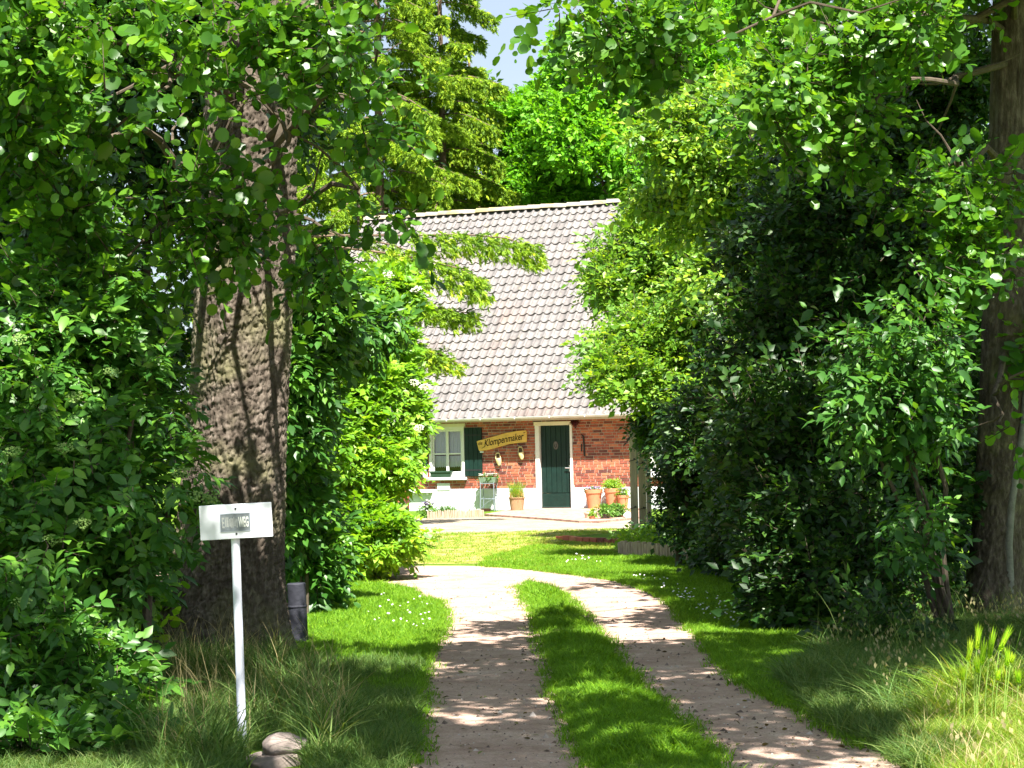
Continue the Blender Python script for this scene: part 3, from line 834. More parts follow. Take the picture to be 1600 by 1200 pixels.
# name board over the clogs
def text_mesh(s, size, ext, m, bold=0.0, name='lettering'):
    cu = bpy.data.curves.new('lettering', 'FONT'); cu.body = s; cu.size = size; cu.extrude = ext; cu.offset = bold; cu.resolution_u = 3
    t = bpy.data.objects.new('lettering', cu); COL.objects.link(t)
    me = bpy.data.meshes.new_from_object(t.evaluated_get(bpy.context.evaluated_depsgraph_get()))
    bpy.data.objects.remove(t); bpy.data.curves.remove(cu)
    me.materials.clear(); me.materials.append(m); me.name = name
    return me
W8 = lambda x, y, off=-0.05: W(640 + x / 8, 650 + y / 8, off)
bp_ = [W8(*p) for p in ((840,315),(1010,268),(1200,213),(1330,188),(1452,178),(1468,196),(1466,325),(1390,332),(1240,352),(1100,392),(980,425),(885,440),(868,432),(852,370))]
bc = sum((p for p in bp_), Vector()) / len(bp_)
nb_o = hthing('name_board', bc.x, -0.05, bc.z, 'arched varnished wooden board lettered de Klompenmaker on the brick wall', 'sign')
varn = mat('varnished_wood', (0.80, 0.50, 0.10), 0.4, 0.5, 0.28, 5, 0.1, 20, stretch=(1, 1, 6))
k = MB(); k.prism([(p.x - bc.x, p.z - bc.z) for p in bp_], -0.018, 0.018); k.obj('board', varn, nb_o, bevel=0.006)
ink = mat('burnt_lettering', (0.035, 0.02, 0.012), 0.8, 0.1)
def arc_text(s, a8, b8, h8, bold, rise):
    pa, pb_ = W8(*a8), W8(*b8); hz = h8 / 8 / 63.5
    me = text_mesh(s, 1.0, 0.0, ink, bold)
    n = len(me.vertices); v = np.zeros(n * 3); me.vertices.foreach_get('co', v); v = v.reshape(-1, 3)
    x0, x1 = v[:, 0].min(), v[:, 0].max(); t = (v[:, 0] - x0) / (x1 - x0)
    zz = v[:, 1] / 0.70 * hz
    X = pa.x + (pb_.x - pa.x) * t + 0.12 * zz; Z = pa.z + (pb_.z - pa.z) * t + rise * 4 * t * (1 - t) + zz
    co = np.stack([X - bc.x, -0.021 - (v[:, 2] * 0), Z - bc.z], 1)
    me.vertices.foreach_set('co', co.ravel().astype(np.float32)); me.update()
    link('lettering', me, nb_o)
arc_text('de', (862, 366), (912, 358), 44, 0.012, 0)
arc_text('Klompenmaker', (940, 385), (1425, 292), 88, 0.014, 0.012)
fl = MB(); a = W8(905, 405); fl.tube([(a.x - bc.x, -.02, a.z - bc.z), (a.x - bc.x + .09, -.021, a.z - bc.z + .05)], .006, 5)
a = W8(1425, 212); fl.tube([(a.x - bc.x, -.02, a.z - bc.z), (a.x - bc.x + .05, -.021, a.z - bc.z + .012)], .007, 5)
fl.obj('flourish', ink, nb_o)

# wooden clogs hung on the wall
clogwood = mat('clog_wood', (0.72, 0.60, 0.30), 0.55, 0.4, 0.15, 8)
clogdark = mat('clog_inside', (0.10, 0.07, 0.045), 0.9, 0.1)
def clog_mesh():
    """shoe hanging toe down: z along the shoe, open heel end at the top, sole against the wall"""
    V, Fq = [], []; n, sgm = 15, 16
    for i in range(n):
        t = i / (n - 1)                         # 0 heel, 1 toe
        w = 0.052 * (0.80 + 0.45 * math.sin(math.pi * min(1, t * 1.05)) ** 1.0) * (1 if t < .72 else math.sqrt(max(0.0, 1 - ((t - .72) / .30) ** 2)))
        h = (0.075 + 0.02 * math.sin(math.pi * t)) * (1 if t < .6 else math.sqrt(max(0.0, 1 - ((t - .6) / .44) ** 2)))
        if i == 0: w *= .75; h *= .9
        for q in range(sgm):
            a = 2 * math.pi * q / sgm
            V.append((w * math.cos(a), -h * 0.5 - h * 0.5 * math.sin(a) - (0.03 * max(0, t - .8) * 5), -0.30 * t))
    for i in range(n - 1):
        for q in range(sgm):
            q2 = (q + 1) % sgm; top = q in (1, 2, 3, 4, 5, 6)
            if top and 1 <= i <= 5: continue        # the opening for the foot
            Fq.append((i*sgm+q, i*sgm+q2, (i+1)*sgm+q2, (i+1)*sgm+q))
    me = mesh_np('clog', np.array(V), np.array(Fq), clogwood, smooth=True)
    return me, V
cl_me, _ = clog_mesh()
def clog(px, py, label, tilt):
    c = W(px, py, -0.02)
    o = hthing('clog', c.x, -0.03, c.z, label, 'clog', 'clogs hung on the wall')
    s = link('shoe', cl_me, o); s.rotation_euler = (0, tilt, 0)
    m = s.modifiers.new('thickness', 'SOLIDIFY'); m.thickness = 0.012; m.offset = -1
    i = MB(); i.add([(-.045, -.035, -.02), (.045, -.035, -.02), (.05, -.04, -.13), (-.05, -.04, -.13)], [(0, 1, 2, 3)])
    q = i.obj('insole', clogdark, o); q.rotation_euler = (0, tilt, 0)
    r = MB(); r.tube([(0, 0.02, 0.0), (0, -0.03, 0.012)], .006, 6); r.obj('nail', black_iron, o)
    for ob in (s, q): ob.scale = (1.12, 1, 1.12)
clog(778.5, 707, 'lower left wooden clog hanging under the name board', -0.14)
clog(813.5, 697.5, 'upper right wooden clog hanging nearer to the door', -0.16)

# things on and under the sill
bx = W(672, 735, -0.1); bx2 = W(706, 745, -0.1)
o = hthing('window_box', (bx.x + bx2.x) / 2, -0.07, 0.84, 'dark green planter standing on the white window sill', 'planter')
hw = (bx2.x - bx.x) / 2
k = MB(); z = 0.15
k.add([(-hw*.85, -.05, 0), (hw*.85, -.05, 0), (hw*.85, .05, 0), (-hw*.85, .05, 0), (-hw, -.07, z), (hw, -.07, z), (hw, .07, z), (-hw, .07, z), (-hw+.02, -.05, z), (hw-.02, -.05, z), (hw-.02, .05, z), (-hw+.02, .05, z)],
      [(3,2,1,0),(0,1,5,4),(1,2,6,5),(2,3,7,6),(3,0,4,7),(4,5,9,8),(5,6,10,9),(6,7,11,10),(7,4,8,11)])
pg = mat('planter_green', (0.035, 0.075, 0.05), 0.5, 0.4, 0.2, 8)
k.obj('trough', pg, o, bevel=0.004); k = MB(); k.box(-hw+.02, hw-.02, -.05, .05, z-.03, z-.015); k.obj('soil', soil, o)
k = MB(); k.box(-hw-.02, hw+.02, -.082, -.06, z-.025, z+.01); k.obj('rim', pg, o)
f = W(664, 745, -0.1)
o = hthing('goose_figure', f.x, -0.09, 0.84, 'small white figure with a purple bow at the left end of the sill', 'figurine')
k = MB(); k.lathe([(0.0, 0), (.055, 0), (.068, .05), (.06, .12), (.035, .18), (.026, .22), (.034, .25), (.03, .28), (0, .30)], 14, cap=False); k.obj('body', mat('glazed_white', (.8, .78, .74), .3, .5), o, smooth=True)
k = MB(); k.tube([(0, -.025, .255), (-.02, -.07, .245)], [.014, .004], 8); k.obj('beak', mat('beak_orange', (.6, .3, .05), .5), o, smooth=True)
k = MB(); k.lathe([(.034, .165), (.043, .17), (.034, .19)], 14, cap=False); k.obj('bow', mat('purple_cloth', (.14, .06, .25), .8), o, smooth=True)
a, b_ = W(640, 771, -.06), W(676, 775, -.06)
o = hthing('wall_shelf', (a.x + b_.x) / 2, -0.035, a.z + .03, 'narrow white shelf fixed low on the white plinth left of the window', 'shelf')
k = MB(); L = (b_.x - a.x) / 2; k.box(-L, L, -.13, 0, -.012, .012); k.obj('board', white, o, bevel=.003)
for sx_ in (-.6, .6):
    k = MB(); k.box(sx_*L-.01, sx_*L+.01, -.1, 0, -.07, -.013); k.obj('bracket', white, o)

# iron plant stand with a flower trough
pl_m = leaf_mat('garden_leaf', (0.05, 0.12, 0.02), (0.09, 0.22, 0.03), (0.16, 0.3, 0.05), .35)
lime_m = leaf_mat('lime_leaf', (0.12, 0.26, 0.02), (0.2, 0.38, 0.03), (0.32, 0.46, 0.05), .45)
pet_white = mat('white_petals', (0.8, 0.76, 0.72), .6, .2); pet_pur = mat('purple_petals', (0.24, 0.12, 0.42), .6, .2); pet_pink = mat('pink_petals', (.7, .42, .48), .6, .2)
def petals(n, spread, size, seed, flat=.5):
    r = random.Random(seed); mb = MB()
    for i in range(n):
        c = Vector((r.uniform(-1, 1) * spread[0], r.uniform(-1, 1) * spread[1], r.uniform(0, 1) * spread[2]))
        for q in range(5):
            a = 2 * math.pi * q / 5 + r.uniform(0, 1)
            d = Vector((math.cos(a), math.sin(a), r.uniform(.1, .7))).normalized() * size; s = Vector((-d.y, d.x, 0)) * .5
            mb.add([c, c + d * .6 + s, c + d, c + d * .6 - s], [(0, 1, 2, 3)])
    return mb
def tuft(parent, name, n, rad, h, size, m, seed, twig=.1, tpl=T_POINT, z0=0.0, leaves=5, droop=.2):
    p, d = fill([((0, 0, z0 + h * .55), (rad, rad, h * .5))], n, seed, .5, (-2, 3))
    return tag(link(name, leaf_mesh(name, sprigs(p, d, seed, leaves, size, twig, droop, .8), tpl, m), parent), kind='stuff')
a, b_ = W8(885, 740, -.25), W8(1095, 832, -.25); fx = (a.x + b_.x) / 2; fw = (b_.x - a.x) / 2
o = hthing('plant_stand', fx, -0.28, 0, 'grey iron plant stand with a flower trough under the clogs', 'plant stand')
grey_iron = mat('grey_iron', (.22, .26, .30), .5, .4, .2, 10)
for (qx, qy) in ((-1, -1), (1, -1), (1, 1), (-1, 1)):
    k = MB(); k.tube([(qx*fw*.8, qy*.1, b_.z + .02), (qx*fw*.8, qy*.1, .3), (qx*fw*.85, qy*.11, 0)], .012, 6); k.obj('leg', grey_iron, o, smooth=True)
k = MB()
for zz in (.30, b_.z - .02):
    k.tube([(-fw*.8, -.1, zz), (fw*.8, -.1, zz), (fw*.8, .1, zz), (-fw*.8, .1, zz), (-fw*.8, -.1, zz)], .009, 5)
for i in range(5): k.tube([(-fw*.8 + i*fw*.4, -.1, .3), (-fw*.8 + i*fw*.4, .1, .3)], .006, 5)
k.tube([(-fw*.8, -.1, .05), (0, -.1, .22), (fw*.8, -.1, .3)], .007, 5)
k.obj('shelf_frame', grey_iron, o)
k = MB(); zt = b_.z; hgt = a.z - b_.z
k.add([(-fw*.9, -.09, zt), (fw*.9, -.09, zt), (fw*.9, .09, zt), (-fw*.9, .09, zt), (-fw, -.11, zt + hgt*.7), (fw, -.11, zt + hgt*.7), (fw, .11, zt + hgt*.7), (-fw, .11, zt + hgt*.7)],
      [(3,2,1,0),(0,1,5,4),(1,2,6,5),(2,3,7,6),(3,0,4,7),(4,5,6,7)])
k.obj('trough', mat('trough_green', (.20, .28, .20), .6, .3, .3, 9), o, bevel=.004)
p_, d_ = fill([((0, 0, zt + hgt*.75), (fw*1.05, .12, .07))], 90, 31, .5, (-2, 3))
tag(link('foliage', leaf_mesh('foliage', sprigs(p_, d_, 31, 4, .05, .07, .3), T_POINT, pl_m), o), kind='stuff')
q = petals(60, (fw*1.1, .12, .05), .035, 4).obj('blossoms', pet_white, o, (0, 0, zt + hgt*.9)); tag(q, kind='stuff')
o = hthing('clog_planter', W(772, 795).x, -.55, 0.0, 'small dark red dish on the ground under the plant stand', 'dish')
k = MB(); k.lathe([(0, 0), (.085, 0), (.1, .07), (.088, .07), (.075, .02), (0, .02)], 16, cap=False); q = k.obj('bowl', mat('dark_red_glaze', (.06, .02, .02), .4, .5), o, smooth=True); q.scale = (1.4, .8, 1)

# pots
terra = mat('terracotta', (0.58, 0.25, 0.13), 0.85, 0.15, 0.16, 5, 0.1, 30)
def pot(name, x, y, z, r, h, label, m, plant=None, group=None, rim=.18, base=.62):
    o = hthing(name, x, y, z, label, 'flower pot' if 'basket' not in name else 'basket pot', group)
    k = MB(); zr_ = h * (1 - rim)
    k.lathe([(0, 0), (r*base, 0), (r*.93, zr_), (r, zr_ + .002), (r*1.03, h*.99), (r*1.0, h), (r*.9, h), (r*.87, h*.86)], 28, cap=False)
    k.obj('pot', m, o, smooth=True)
    k = MB(); k.lathe([(0, h*.87), (r*.88, h*.87)], 20, cap=False); k.obj('soil', soil, o)
    return o
p1 = W(935.5, 797); p2 = W(964, 797)
o = pot('flower_pot', p1.x, -.36, 0, .215, .50, 'left of two big terracotta pots, topped with lilac flowers', terra, group='big terracotta pots beside the door')
tuft(o, 'foliage', 60, .19, .09, .045, pl_m, 41, .06, z0=.44); tag(petals(150, (.19, .19, .07), .022, 9).obj('blossoms', mat('lilac_petals', (.42, .30, .55), .7), o, (0, 0, .50)), kind='stuff')
o = pot('flower_pot', p2.x, -.30, 0, .205, .52, 'right of two big terracotta pots, with a round bright green bush', terra, group='big terracotta pots beside the door')
tuft(o, 'foliage', 420, .20, .25, .035, lime_m, 42, .06, z0=.47)
p3 = W(984, 797)
o = pot('flower_pot', p3.x, -.5, 0, .14, .36, 'slim terracotta pot with lilac flowers half behind the wooden post', terra)
tuft(o, 'foliage', 90, .13, .2, .045, lime_m, 43, .07, z0=.3); tag(petals(40, (.12, .12, .05), .022, 10).obj('blossoms', mat('lilac_petals', (.42, .30, .55), .7), o, (0, 0, .48)), kind='stuff')
def gpos(px, py):
    v = HMI @ G(px, py); return v.x, v.y
stone_m = mat('pale_pot', (.62, .52, .40), .85, .2, .2, 8); dark_pot = mat('dark_pot', (.09, .075, .065), .6, .3, .3, 10)
x, y = gpos(921, 813); o = pot('flower_pot', x, y, 0, .115, .17, 'empty pale stone pot at the corner of the terrace', stone_m)
x, y = gpos(925.5, 814.5); o = pot('flower_pot', x, y, 0, .062, .11, 'tiny terracotta pot with a yellow green seedling', terra); tuft(o, 'foliage', 26, .06, .1, .05, lime_m, 44, .05, z0=.09)
x, y = gpos(945.5, 814); o = pot('flower_pot', x, y, 0, .115, .15, 'round dark pot with a bushy plant in front of the terracotta pots', dark_pot, base=.7); tuft(o, 'foliage', 130, .14, .17, .05, pl_m, 45, .08, z0=.13)
x, y = gpos(960.5, 812); o = pot('flower_pot', x, y, 0, .09, .13, 'small black plant pot beside the tiny orange one', dark_pot, base=.75); tuft(o, 'foliage', 110, .13, .19, .05, pl_m, 46, .08, z0=.11)
x, y = gpos(969.5, 811.5); o = pot('flower_pot', x, y, 0, .06, .09, 'tiny orange pot below dark leaves next to the white stones', terra, base=.75); tuft(o, 'foliage', 80, .12, .17, .05, pl_m, 47, .08, z0=.12)
x, y = gpos(808, 800.5); wick = mat('wicker', (.50, .33, .18), .85, .2, .4, 30, .8, 50, stretch=(1, 1, 5))
o = pot('basket_pot', x, y, 0, .20, .36, 'brown basket pot of tall lime green grass left of the door', wick, rim=.08, base=.72)
def blade_mesh(name, pts, h, w, bend, m, seed, segs=3, tint=None, dirs=None):
    """grass: tapering strips that arch over; pts (n,3)"""
    r = np.random.default_rng(seed); n = len(pts)
    h = h * r.uniform(.55, 1.25, n) if np.ndim(h) == 0 else h
    a = r.uniform(0, 2 * math.pi, n); D = np.stack([np.cos(a), np.sin(a), np.zeros(n)], 1) if dirs is None else dirs
    fa = r.uniform(0, 2 * math.pi, n); Sd = np.stack([np.cos(fa), np.sin(fa), np.zeros(n)], 1)
    bd = bend * r.uniform(.3, 1.5, n)
    V = []
    for i in range(segs + 1):
        t = i / segs
        c = pts + D * (h * bd * t * t)[:, None] + A((0, 0, 1)) * (h * (t - .35 * bd * t ** 2.4))[:, None]
        ww = (w * (1 - t ** 1.6) * .5 if i < segs else 0)
        if i < segs: V += [c - Sd * ww, c + Sd * ww]
        else: V += [c]
    k = 2 * segs + 1
    V = np.stack(V, 1).reshape(-1, 3)
    off = (np.arange(n) * k)[:, None]
    tris = []
    for i in range(segs - 1): tris += [(2*i, 2*i+1, 2*i+3), (2*i, 2*i+3, 2*i+2)]
    tris.append((2*segs-2, 2*segs-1, 2*segs))
    tris = np.array(tris)
    Fc = (tris[None] + off[:, :, None]).reshape(-1, 3)
    ti = np.repeat(np.clip(r.normal(.5, .22, n) if tint is None else tint, 0, 1), len(tris))
    return (V, Fc, ti) if m is None else mesh_np(name, V, Fc, m, ti)
def tufts(name, pts, h, w, bend, m, seed, blades=14, rad=.05, segs=3, size=1.0, dirs=None):
    """grass as copies of a few tufts"""
    r = np.random.default_rng(seed); shapes = []
    for k in range(NVAR):
        q = np.sqrt(r.uniform(0, 1, blades)) * rad; a = r.uniform(0, 6.28, blades); b = np.stack([q * np.cos(a), q * np.sin(a), np.zeros(blades)], 1)
        V, Fc, t = blade_mesh('', b, h, w, bend, None, seed * 9 + k, segs); shapes.append([(V, Fc, t, 0)])
    n = len(pts); turn = np.stack([r.normal(0, .10, n), r.normal(0, .10, n), r.uniform(0, 6.28, n)], 1)
    return instanced(name, None, shapes, pts, turn, np.broadcast_to(size, n) * r.uniform(.7, 1.3, n), [m], seed)
grass_pot_m = leaf_mat('pot_grass', (0.14, 0.27, 0.02), (0.26, 0.42, 0.03), (0.42, 0.5, 0.06), .45)
rr = np.sqrt(rng.uniform(0, 1, 420)) * .15; aa = rng.uniform(0, 6.28, 420)
tag(link('grass_blades', blade_mesh('grass_blades', np.stack([rr*np.cos(aa), rr*np.sin(aa), np.full(420, .32)], 1), .44, .010, .40, grass_pot_m, 5, 4), o), kind='stuff')
rr = np.sqrt(rng.uniform(0, 1, 140)) * .19; aa = rng.uniform(0, 6.28, 140)
tag(link('dry_blades', blade_mesh('dry_blades', np.stack([rr*np.cos(aa), rr*np.sin(aa), np.full(140, .34)], 1), .3, .010, 1.5, leaf_mat('dry_grass', (.4, .28, .12), (.52, .38, .18), (.6, .48, .25), .3), 6, 4), o), kind='stuff')

# dried red bunch above the door corner
c = W(898, 671, -.05)
o = hthing('dried_bunch', c.x, -.07, c.z + .12, 'dark red dried bunch hanging from the upper right door corner', 'dried flowers')
red_leaf = leaf_mat('dried_red', (.05, .012, .02), (.10, .02, .03), (.16, .04, .04), .2)
p_, d_ = fill([((0.02, 0, -.12), (.10, .07, .15)), ((0.06, 0, -.25), (.07, .05, .09))], 150, 51, .6, (-2, 3))
tag(link('sprays', leaf_mesh('sprays', sprigs(p_, d_, 51, 4, .05, .07, .5), T_POINT, red_leaf), o), kind='stuff')
k = MB(); k.tube([(0, .04, .03), (.01, 0, -.1)], .006, 5); k.obj('cord', black_iron, o)

# terrace of small pavers before the door
tpts = [HMI @ G(*p) for p in ((757,806.5),(800,799),(838,796.5),(1000,797),(1000,811.5),(935,818),(905,817.5),(850,813))]
pav = sheet_mat('clay_pavers', [(0.3, (.30, .17, .13)), (.5, (.40, .25, .20)), (.7, (.47, .32, .26))], 7.0, .3, .5, 11)
tt = MB(); n = len(tpts); base = [HM @ Vector((p.x, p.y, 0)) for p in tpts]
tt.add([(p.x, p.y, -.02) for p in base] + [(p.x, p.y, .05) for p in base], [tuple(range(n, 2*n))] + [(i, (i+1) % n, (i+1) % n + n, i + n) for i in range(n)])
tag(tt.obj('terrace', pav), kind='structure')

# round-log edgings
log_m = mat('grey_log', (.46, .36, .27), .9, .1, .35, 14, .5, 40, stretch=(1, 1, .3)); 
def log_edge(a, b_, n, h, label, group, seed, r0=None):
    r = random.Random(seed); a, b_ = Vector(a), Vector(b_); L = (b_ - a).length; rad = r0 or L / n * .5
    o = empty('log_edging', a, label, 'edging', group)
    k = MB(); k.lathe([(rad*.98, -.05), (rad, h*.9), (rad*.85, h), (0, h + .004)], 9, cap=False); me = k.mesh('log', log_m, smooth=True)
    for i in range(n):
        q = a.lerp(b_, (i + .5) / n) - a
        s = link('log', me, o, q + Vector((r.uniform(-.006, .006), r.uniform(-.01, .01), r.uniform(-.03, .012))))
        s.rotation_euler = (r.gauss(0, .03), r.gauss(0, .03), r.uniform(0, 6))
    return o
log_edge(G(668, 811.5), G(757, 809), 34, .19, 'low edging of upright round logs round the flower bed under the window', 'log edgings', 1)
log_edge(G(968, 866), G(1098, 879), 30, .20, 'log edging round the lime green bed at the foot of the wooden posts', 'log edgings', 2)

# flower bed behind the left edging
bed = [HMI @ G(*p) for p in ((668, 810), (757, 808))]
o = hthing('bedding_plant', bed[0].x - .02, bed[0].y + .05, 0, 'purple and white flowers at the left end of the log edging', 'plant')
tuft(o, 'foliage', 110, .17, .28, .06, pl_m, 61, .1); tag(petals(26, (.15, .1, .16), .045, 12).obj('blossoms', pet_pur, o, (0, 0, .2)), kind='stuff'); tag(petals(16, (.12, .1, .12), .045, 13).obj('pale_blossoms', pet_white, o, (.04, 0, .3)), kind='stuff')
for i, (px, lab, hh) in enumerate(((690, 'low grey green plant in the bed under the window', .3), (703, 'spiky young plant in the middle of the bed under the window', .26), (724, 'small plant beside the white stones in the bed', .2))):
    x, y = gpos(px, 805); o = hthing('bedding_plant', x, y + .1, 0, lab, 'plant', 'plants in the bed under the window')
    rr = np.sqrt(rng.uniform(0, 1, 90)) * .16; aa = rng.uniform(0, 6.28, 90)
    tag(link('leaves', blade_mesh('leaves', np.stack([rr*np.cos(aa), rr*np.sin(aa), np.zeros(90)], 1), hh, .022, .7, pl_m, 60 + i), o), kind='stuff')
def stone_mesh(name, r, seed, sq, m, sub=3, rough=.28):
    bm = bmesh.new(); bmesh.ops.create_icosphere(bm, subdivisions=sub, radius=1)
    rs = np.random.default_rng(seed); pl = unit(rs.normal(size=(10, 3))); dd = rs.uniform(.62, .9, 10)
    for v in bm.verts:
        p = A(v.co); 
        for a_, d_ in zip(pl, dd):
            e = p @ a_ - d_
            if e > 0: p = p - a_ * e * .9
        p = p * (1 + .05 * wob(p[None] * 3, seed, 2.0)[0] * rough * 4)
        v.co = Vector(p * A(sq) * r)
    me = bpy.data.meshes.new(name); bm.to_mesh(me); bm.free(); me.materials.append(m)
    me.polygons.foreach_set('use_smooth', [True] * len(me.polygons)); me.set_sharp_from_angle(angle=R_(45))
    return me
wst = mat('white_stone', (.74, .70, .66), .8, .2, .2, 6, .3, 30)
for i, (px, s, lab) in enumerate(((715, .09, 'rounded brownish white stone at the back of the flower bed'), (721, .13, 'tallest white stone in the flower bed under the window'))):
    x, y = gpos(px, 806); me = stone_mesh('garden_stone', s, 70 + i, (1.2, .9, .9 + i * .5), wst, 2)
    tag(link('garden_stone', me, None, HW(x, y + .1, s * .6)), lab, 'stone', 'white stones in the bed')
x, y = gpos(982, 812.5); tag(link('garden_stone', stone_mesh('garden_stone', .12, 75, (1.1, .8, .9), wst, 2), None, HW(x, y, .07)), 'white stone between the small pots and the wooden post', 'stone')

# brick pillar behind the elder
x, y = gpos(645, 806); x -= .12
o = hthing('brick_pillar', x, y - .3, 0, 'short brick pillar with a pale cap behind the bright bush', 'pillar')
k = MB()
for zc in range(15):
    for sd in range(2): k.box(-.12 + sd * .125, -.006 + sd * .125, -.12, .12, zc * .068, zc * .068 + .058, t=random.random())
k.obj('brickwork', brick_m, o).__setitem__('kind', 'stuff')
k = MB(); k.box(-.115, .115, -.115, .115, 0, 1.02); k.obj('core', mortar, o)
k = MB(); k.lathe([(0, 1.02), (.15, 1.02), (.16, 1.08), (.1, 1.15), (0, 1.17)], 12, cap=False); k.obj('cap', mat('pale_cap', (.72, .62, .55), .8), o, smooth=True)

# bicycle half hidden by the bright bush
tyre = mat('rubber', (.03, .03, .03), .8, .2); chrome = mat('chrome', (.6, .6, .62), .25, .5, metal=.9); frame_m = mat('bicycle_paint', (.35, .36, .38), .4, .5)
bw_ = G(637, 829); bk_o = empty('bicycle', bw_ + Vector((-.33, .1, 0)), 'bicycle half hidden behind the bright elder at the yard edge', 'bicycle', rz=R_(186))
def wheel(x):
    k = MB(); pts = [(x + .33 * math.cos(a), 0, .35 + .33 * math.sin(a)) for a in [2 * math.pi * i / 28 for i in range(29)]]
    k.tube(pts, .02, 7, False); w = k.obj('wheel', tyre, bk_o, smooth=True)
    k = MB(); pts = [(x + .305 * math.cos(a), 0, .35 + .305 * math.sin(a)) for a in [2 * math.pi * i / 28 for i in range(29)]]; k.tube(pts, .012, 6, False); k.obj('rim', chrome, w, smooth=True)
    k = MB()
    for i in range(16):
        a = 2 * math.pi * i / 16; k.tube([(x, 0, .35), (x + .3 * math.cos(a), 0, .35 + .3 * math.sin(a))], .002, 4)
    k.tube([(x, -.04, .35), (x, .04, .35)], .02, 8); k.obj('spokes', chrome, w)
wheel(0); wheel(1.08)
k = MB(); bb, hd, st_ = (.45, 0, .30), (.92, 0, .85), (.33, 0, .82)
for a, b_ in ((bb, hd), (bb, st_), (st_, (.89, 0, .90)), ((0, 0, .35), bb), ((0, 0, .35), st_), ((.87, 0, .98), (.97, 0, .68)), ((.97, 0, .68), (1.08, 0, .35))): k.tube([a, b_], .015, 7)
k.obj('frame', frame_m, bk_o, smooth=True)
k = MB(); k.tube([(.33, 0, .82), (.30, 0, .95)], .012, 6); k.box(.16, .42, -.07, .07, .95, .99); k.obj('saddle', tyre, bk_o, bevel=.01)
k = MB(); k.tube([(.80, -.28, 1.02), (.90, -.2, 1.05), (.87, 0, 1.0), (.90, .2, 1.05), (.80, .28, 1.02)], .012, 7); k.obj('handlebar', chrome, bk_o, smooth=True)

# weathered posts at the right corner of the yard
oldwood = mat('weathered_wood', (.50, .42, .32), .9, .15, .4, 9, .5, 30, stretch=(1, 1, .12))
def post_board(px, dist, w, d, h, label, lean=0.0, group='weathered wooden posts'):
    b_ = P(px, 800, dist); o = empty('wooden_post', Vector((b_.x, b_.y, 0)), label, 'post', group, -.35)
    k = MB(); k.box(-w/2, w/2, -d/2, d/2, -.1, h); k.obj('post', oldwood, o, bevel=.008)
    k = MB()
    for z in (h * .28, h * .72): k.tube([(-w/2 - .008, -d/2 - .006, z), (0, -d/2 - .014, z + .015), (w/2 + .008, -d/2 - .006, z + .03)], .005, 5)
    k.obj('wire', black_iron, o)
    for z in (h * .3, h * .74):
        k = MB(); k.lathe([(0, 0), (.014, 0), (.012, .012), (0, .014)], 8, cap=False); q = k.obj('bolt', black_iron, o, (w * .2, -d/2 - .001, z)); q.rotation_euler = (math.pi/2, 0, 0)
    o.rotation_euler.y = lean
    return o
post_board(991.5, 31.0, .12, .06, 1.80, 'left weathered board post with wire round it beside the lime green bed', .0)
post_board(1004.5, 31.2, .125, .05, 1.72, 'middle weathered board post, tight against its left neighbour', .0)
post_board(1014.5, 31.4, .065, .09, 1.42, 'thin shorter post on the right of the weathered boards')
# low brick edging at the near corner of the yard
a, b_ = G(872, 843), G(975, 850)
o = empty('brick_edging', a, 'low row of reddish bricks at the end of the lawn near the wooden posts', 'edging')
L = (b_ - a).length; d = (b_ - a).normalized(); nB = int(L / .22); rot = math.atan2(d.y, d.x)
k = MB(); k.box(-.1, .1, -.05, .05, -.02, .07); eb = k.mesh('brick', brick_s, bevel=.006)
for i in range(nB):
    q = link('brick', eb, o, d * (.22 * (i + .5)) + Vector((0, random.uniform(-.01, .01), random.uniform(-.01, .01)))); q.rotation_euler = (0, random.gauss(0, .03), rot + random.gauss(0, .03))

# ------------------------------------------------------------------ street sign, bollard, stones in the foreground
sb = G(380, 1176)
sgn = empty('street_sign', sb, 'white street name board with a worn metal plate on a leaning white pole', 'sign')
D_ = sb.y
top = P(366, 795, D_) - sb
enam = mat('white_enamel', (.74, .77, .84), .35, .5, .16, 7); polew = mat('white_pole', (.68, .71, .80), .45, .4, .22, 12)
k = MB(); k.tube([(0, 0, -.15), tuple(top * .5), tuple(top)], .0235, 16); k.obj('pole', polew, sgn, smooth=True)
co = [P(*p, D_ - .035) - sb for p in ((311, 791), (424, 785), (426, 837), (314, 845))]
cc = sum(co, Vector()) / 4; ex = (co[1] - co[0] + co[2] - co[3]).normalized(); ez = (co[0] - co[3] + co[1] - co[2]).normalized(); ey = ez.cross(ex).normalized() 
w_, h_ = (co[1] - co[0]).length, (co[0] - co[3]).length
BMx = Matrix((ex, ey, ez)).transposed().to_4x4(); BMx.translation = cc
def on_board(mb, name, m, parent=sgn, bevel=0.0, smooth=False):
    o = mb.obj(name, m, parent, bevel=bevel, smooth=smooth); 
    if parent is sgn: o.matrix_local = BMx
    return o
fy = -1 if (BMx.to_3x3() @ Vector((0, -1, 0))).y < 0 else 1
k = MB(); k.box(-w_/2, w_/2, -.005, .005, -h_/2, h_/2); board = on_board(k, 'board', enam, bevel=.002)
def bpx(px, py):
    v = BMx.inverted() @ (P(px, py, D_ - .04) - sb); return v.x, v.z
x0, z1 = bpx(343.5, 803.5); x1, z0 = bpx(392, 829)
plate_m = mat('worn_plate', (.19, .22, .24), .55, .4, .35, 40)
k = MB(); k.box(x0, x1, fy * .0055 - .002, fy * .0055 + .002, z0, z1); plate = on_board(k, 'plate', plate_m)
k = MB()
for (a0, a1, c0, c1) in ((x0, x1, z0, z0 + .004), (x0, x1, z1 - .004, z1), (x0, x0 + .004, z0 + .004, z1 - .004), (x1 - .004, x1, z0 + .004, z1 - .004)): k.box(a0, a1, fy * .0085 - .001, fy * .0085 + .001, c0, c1)
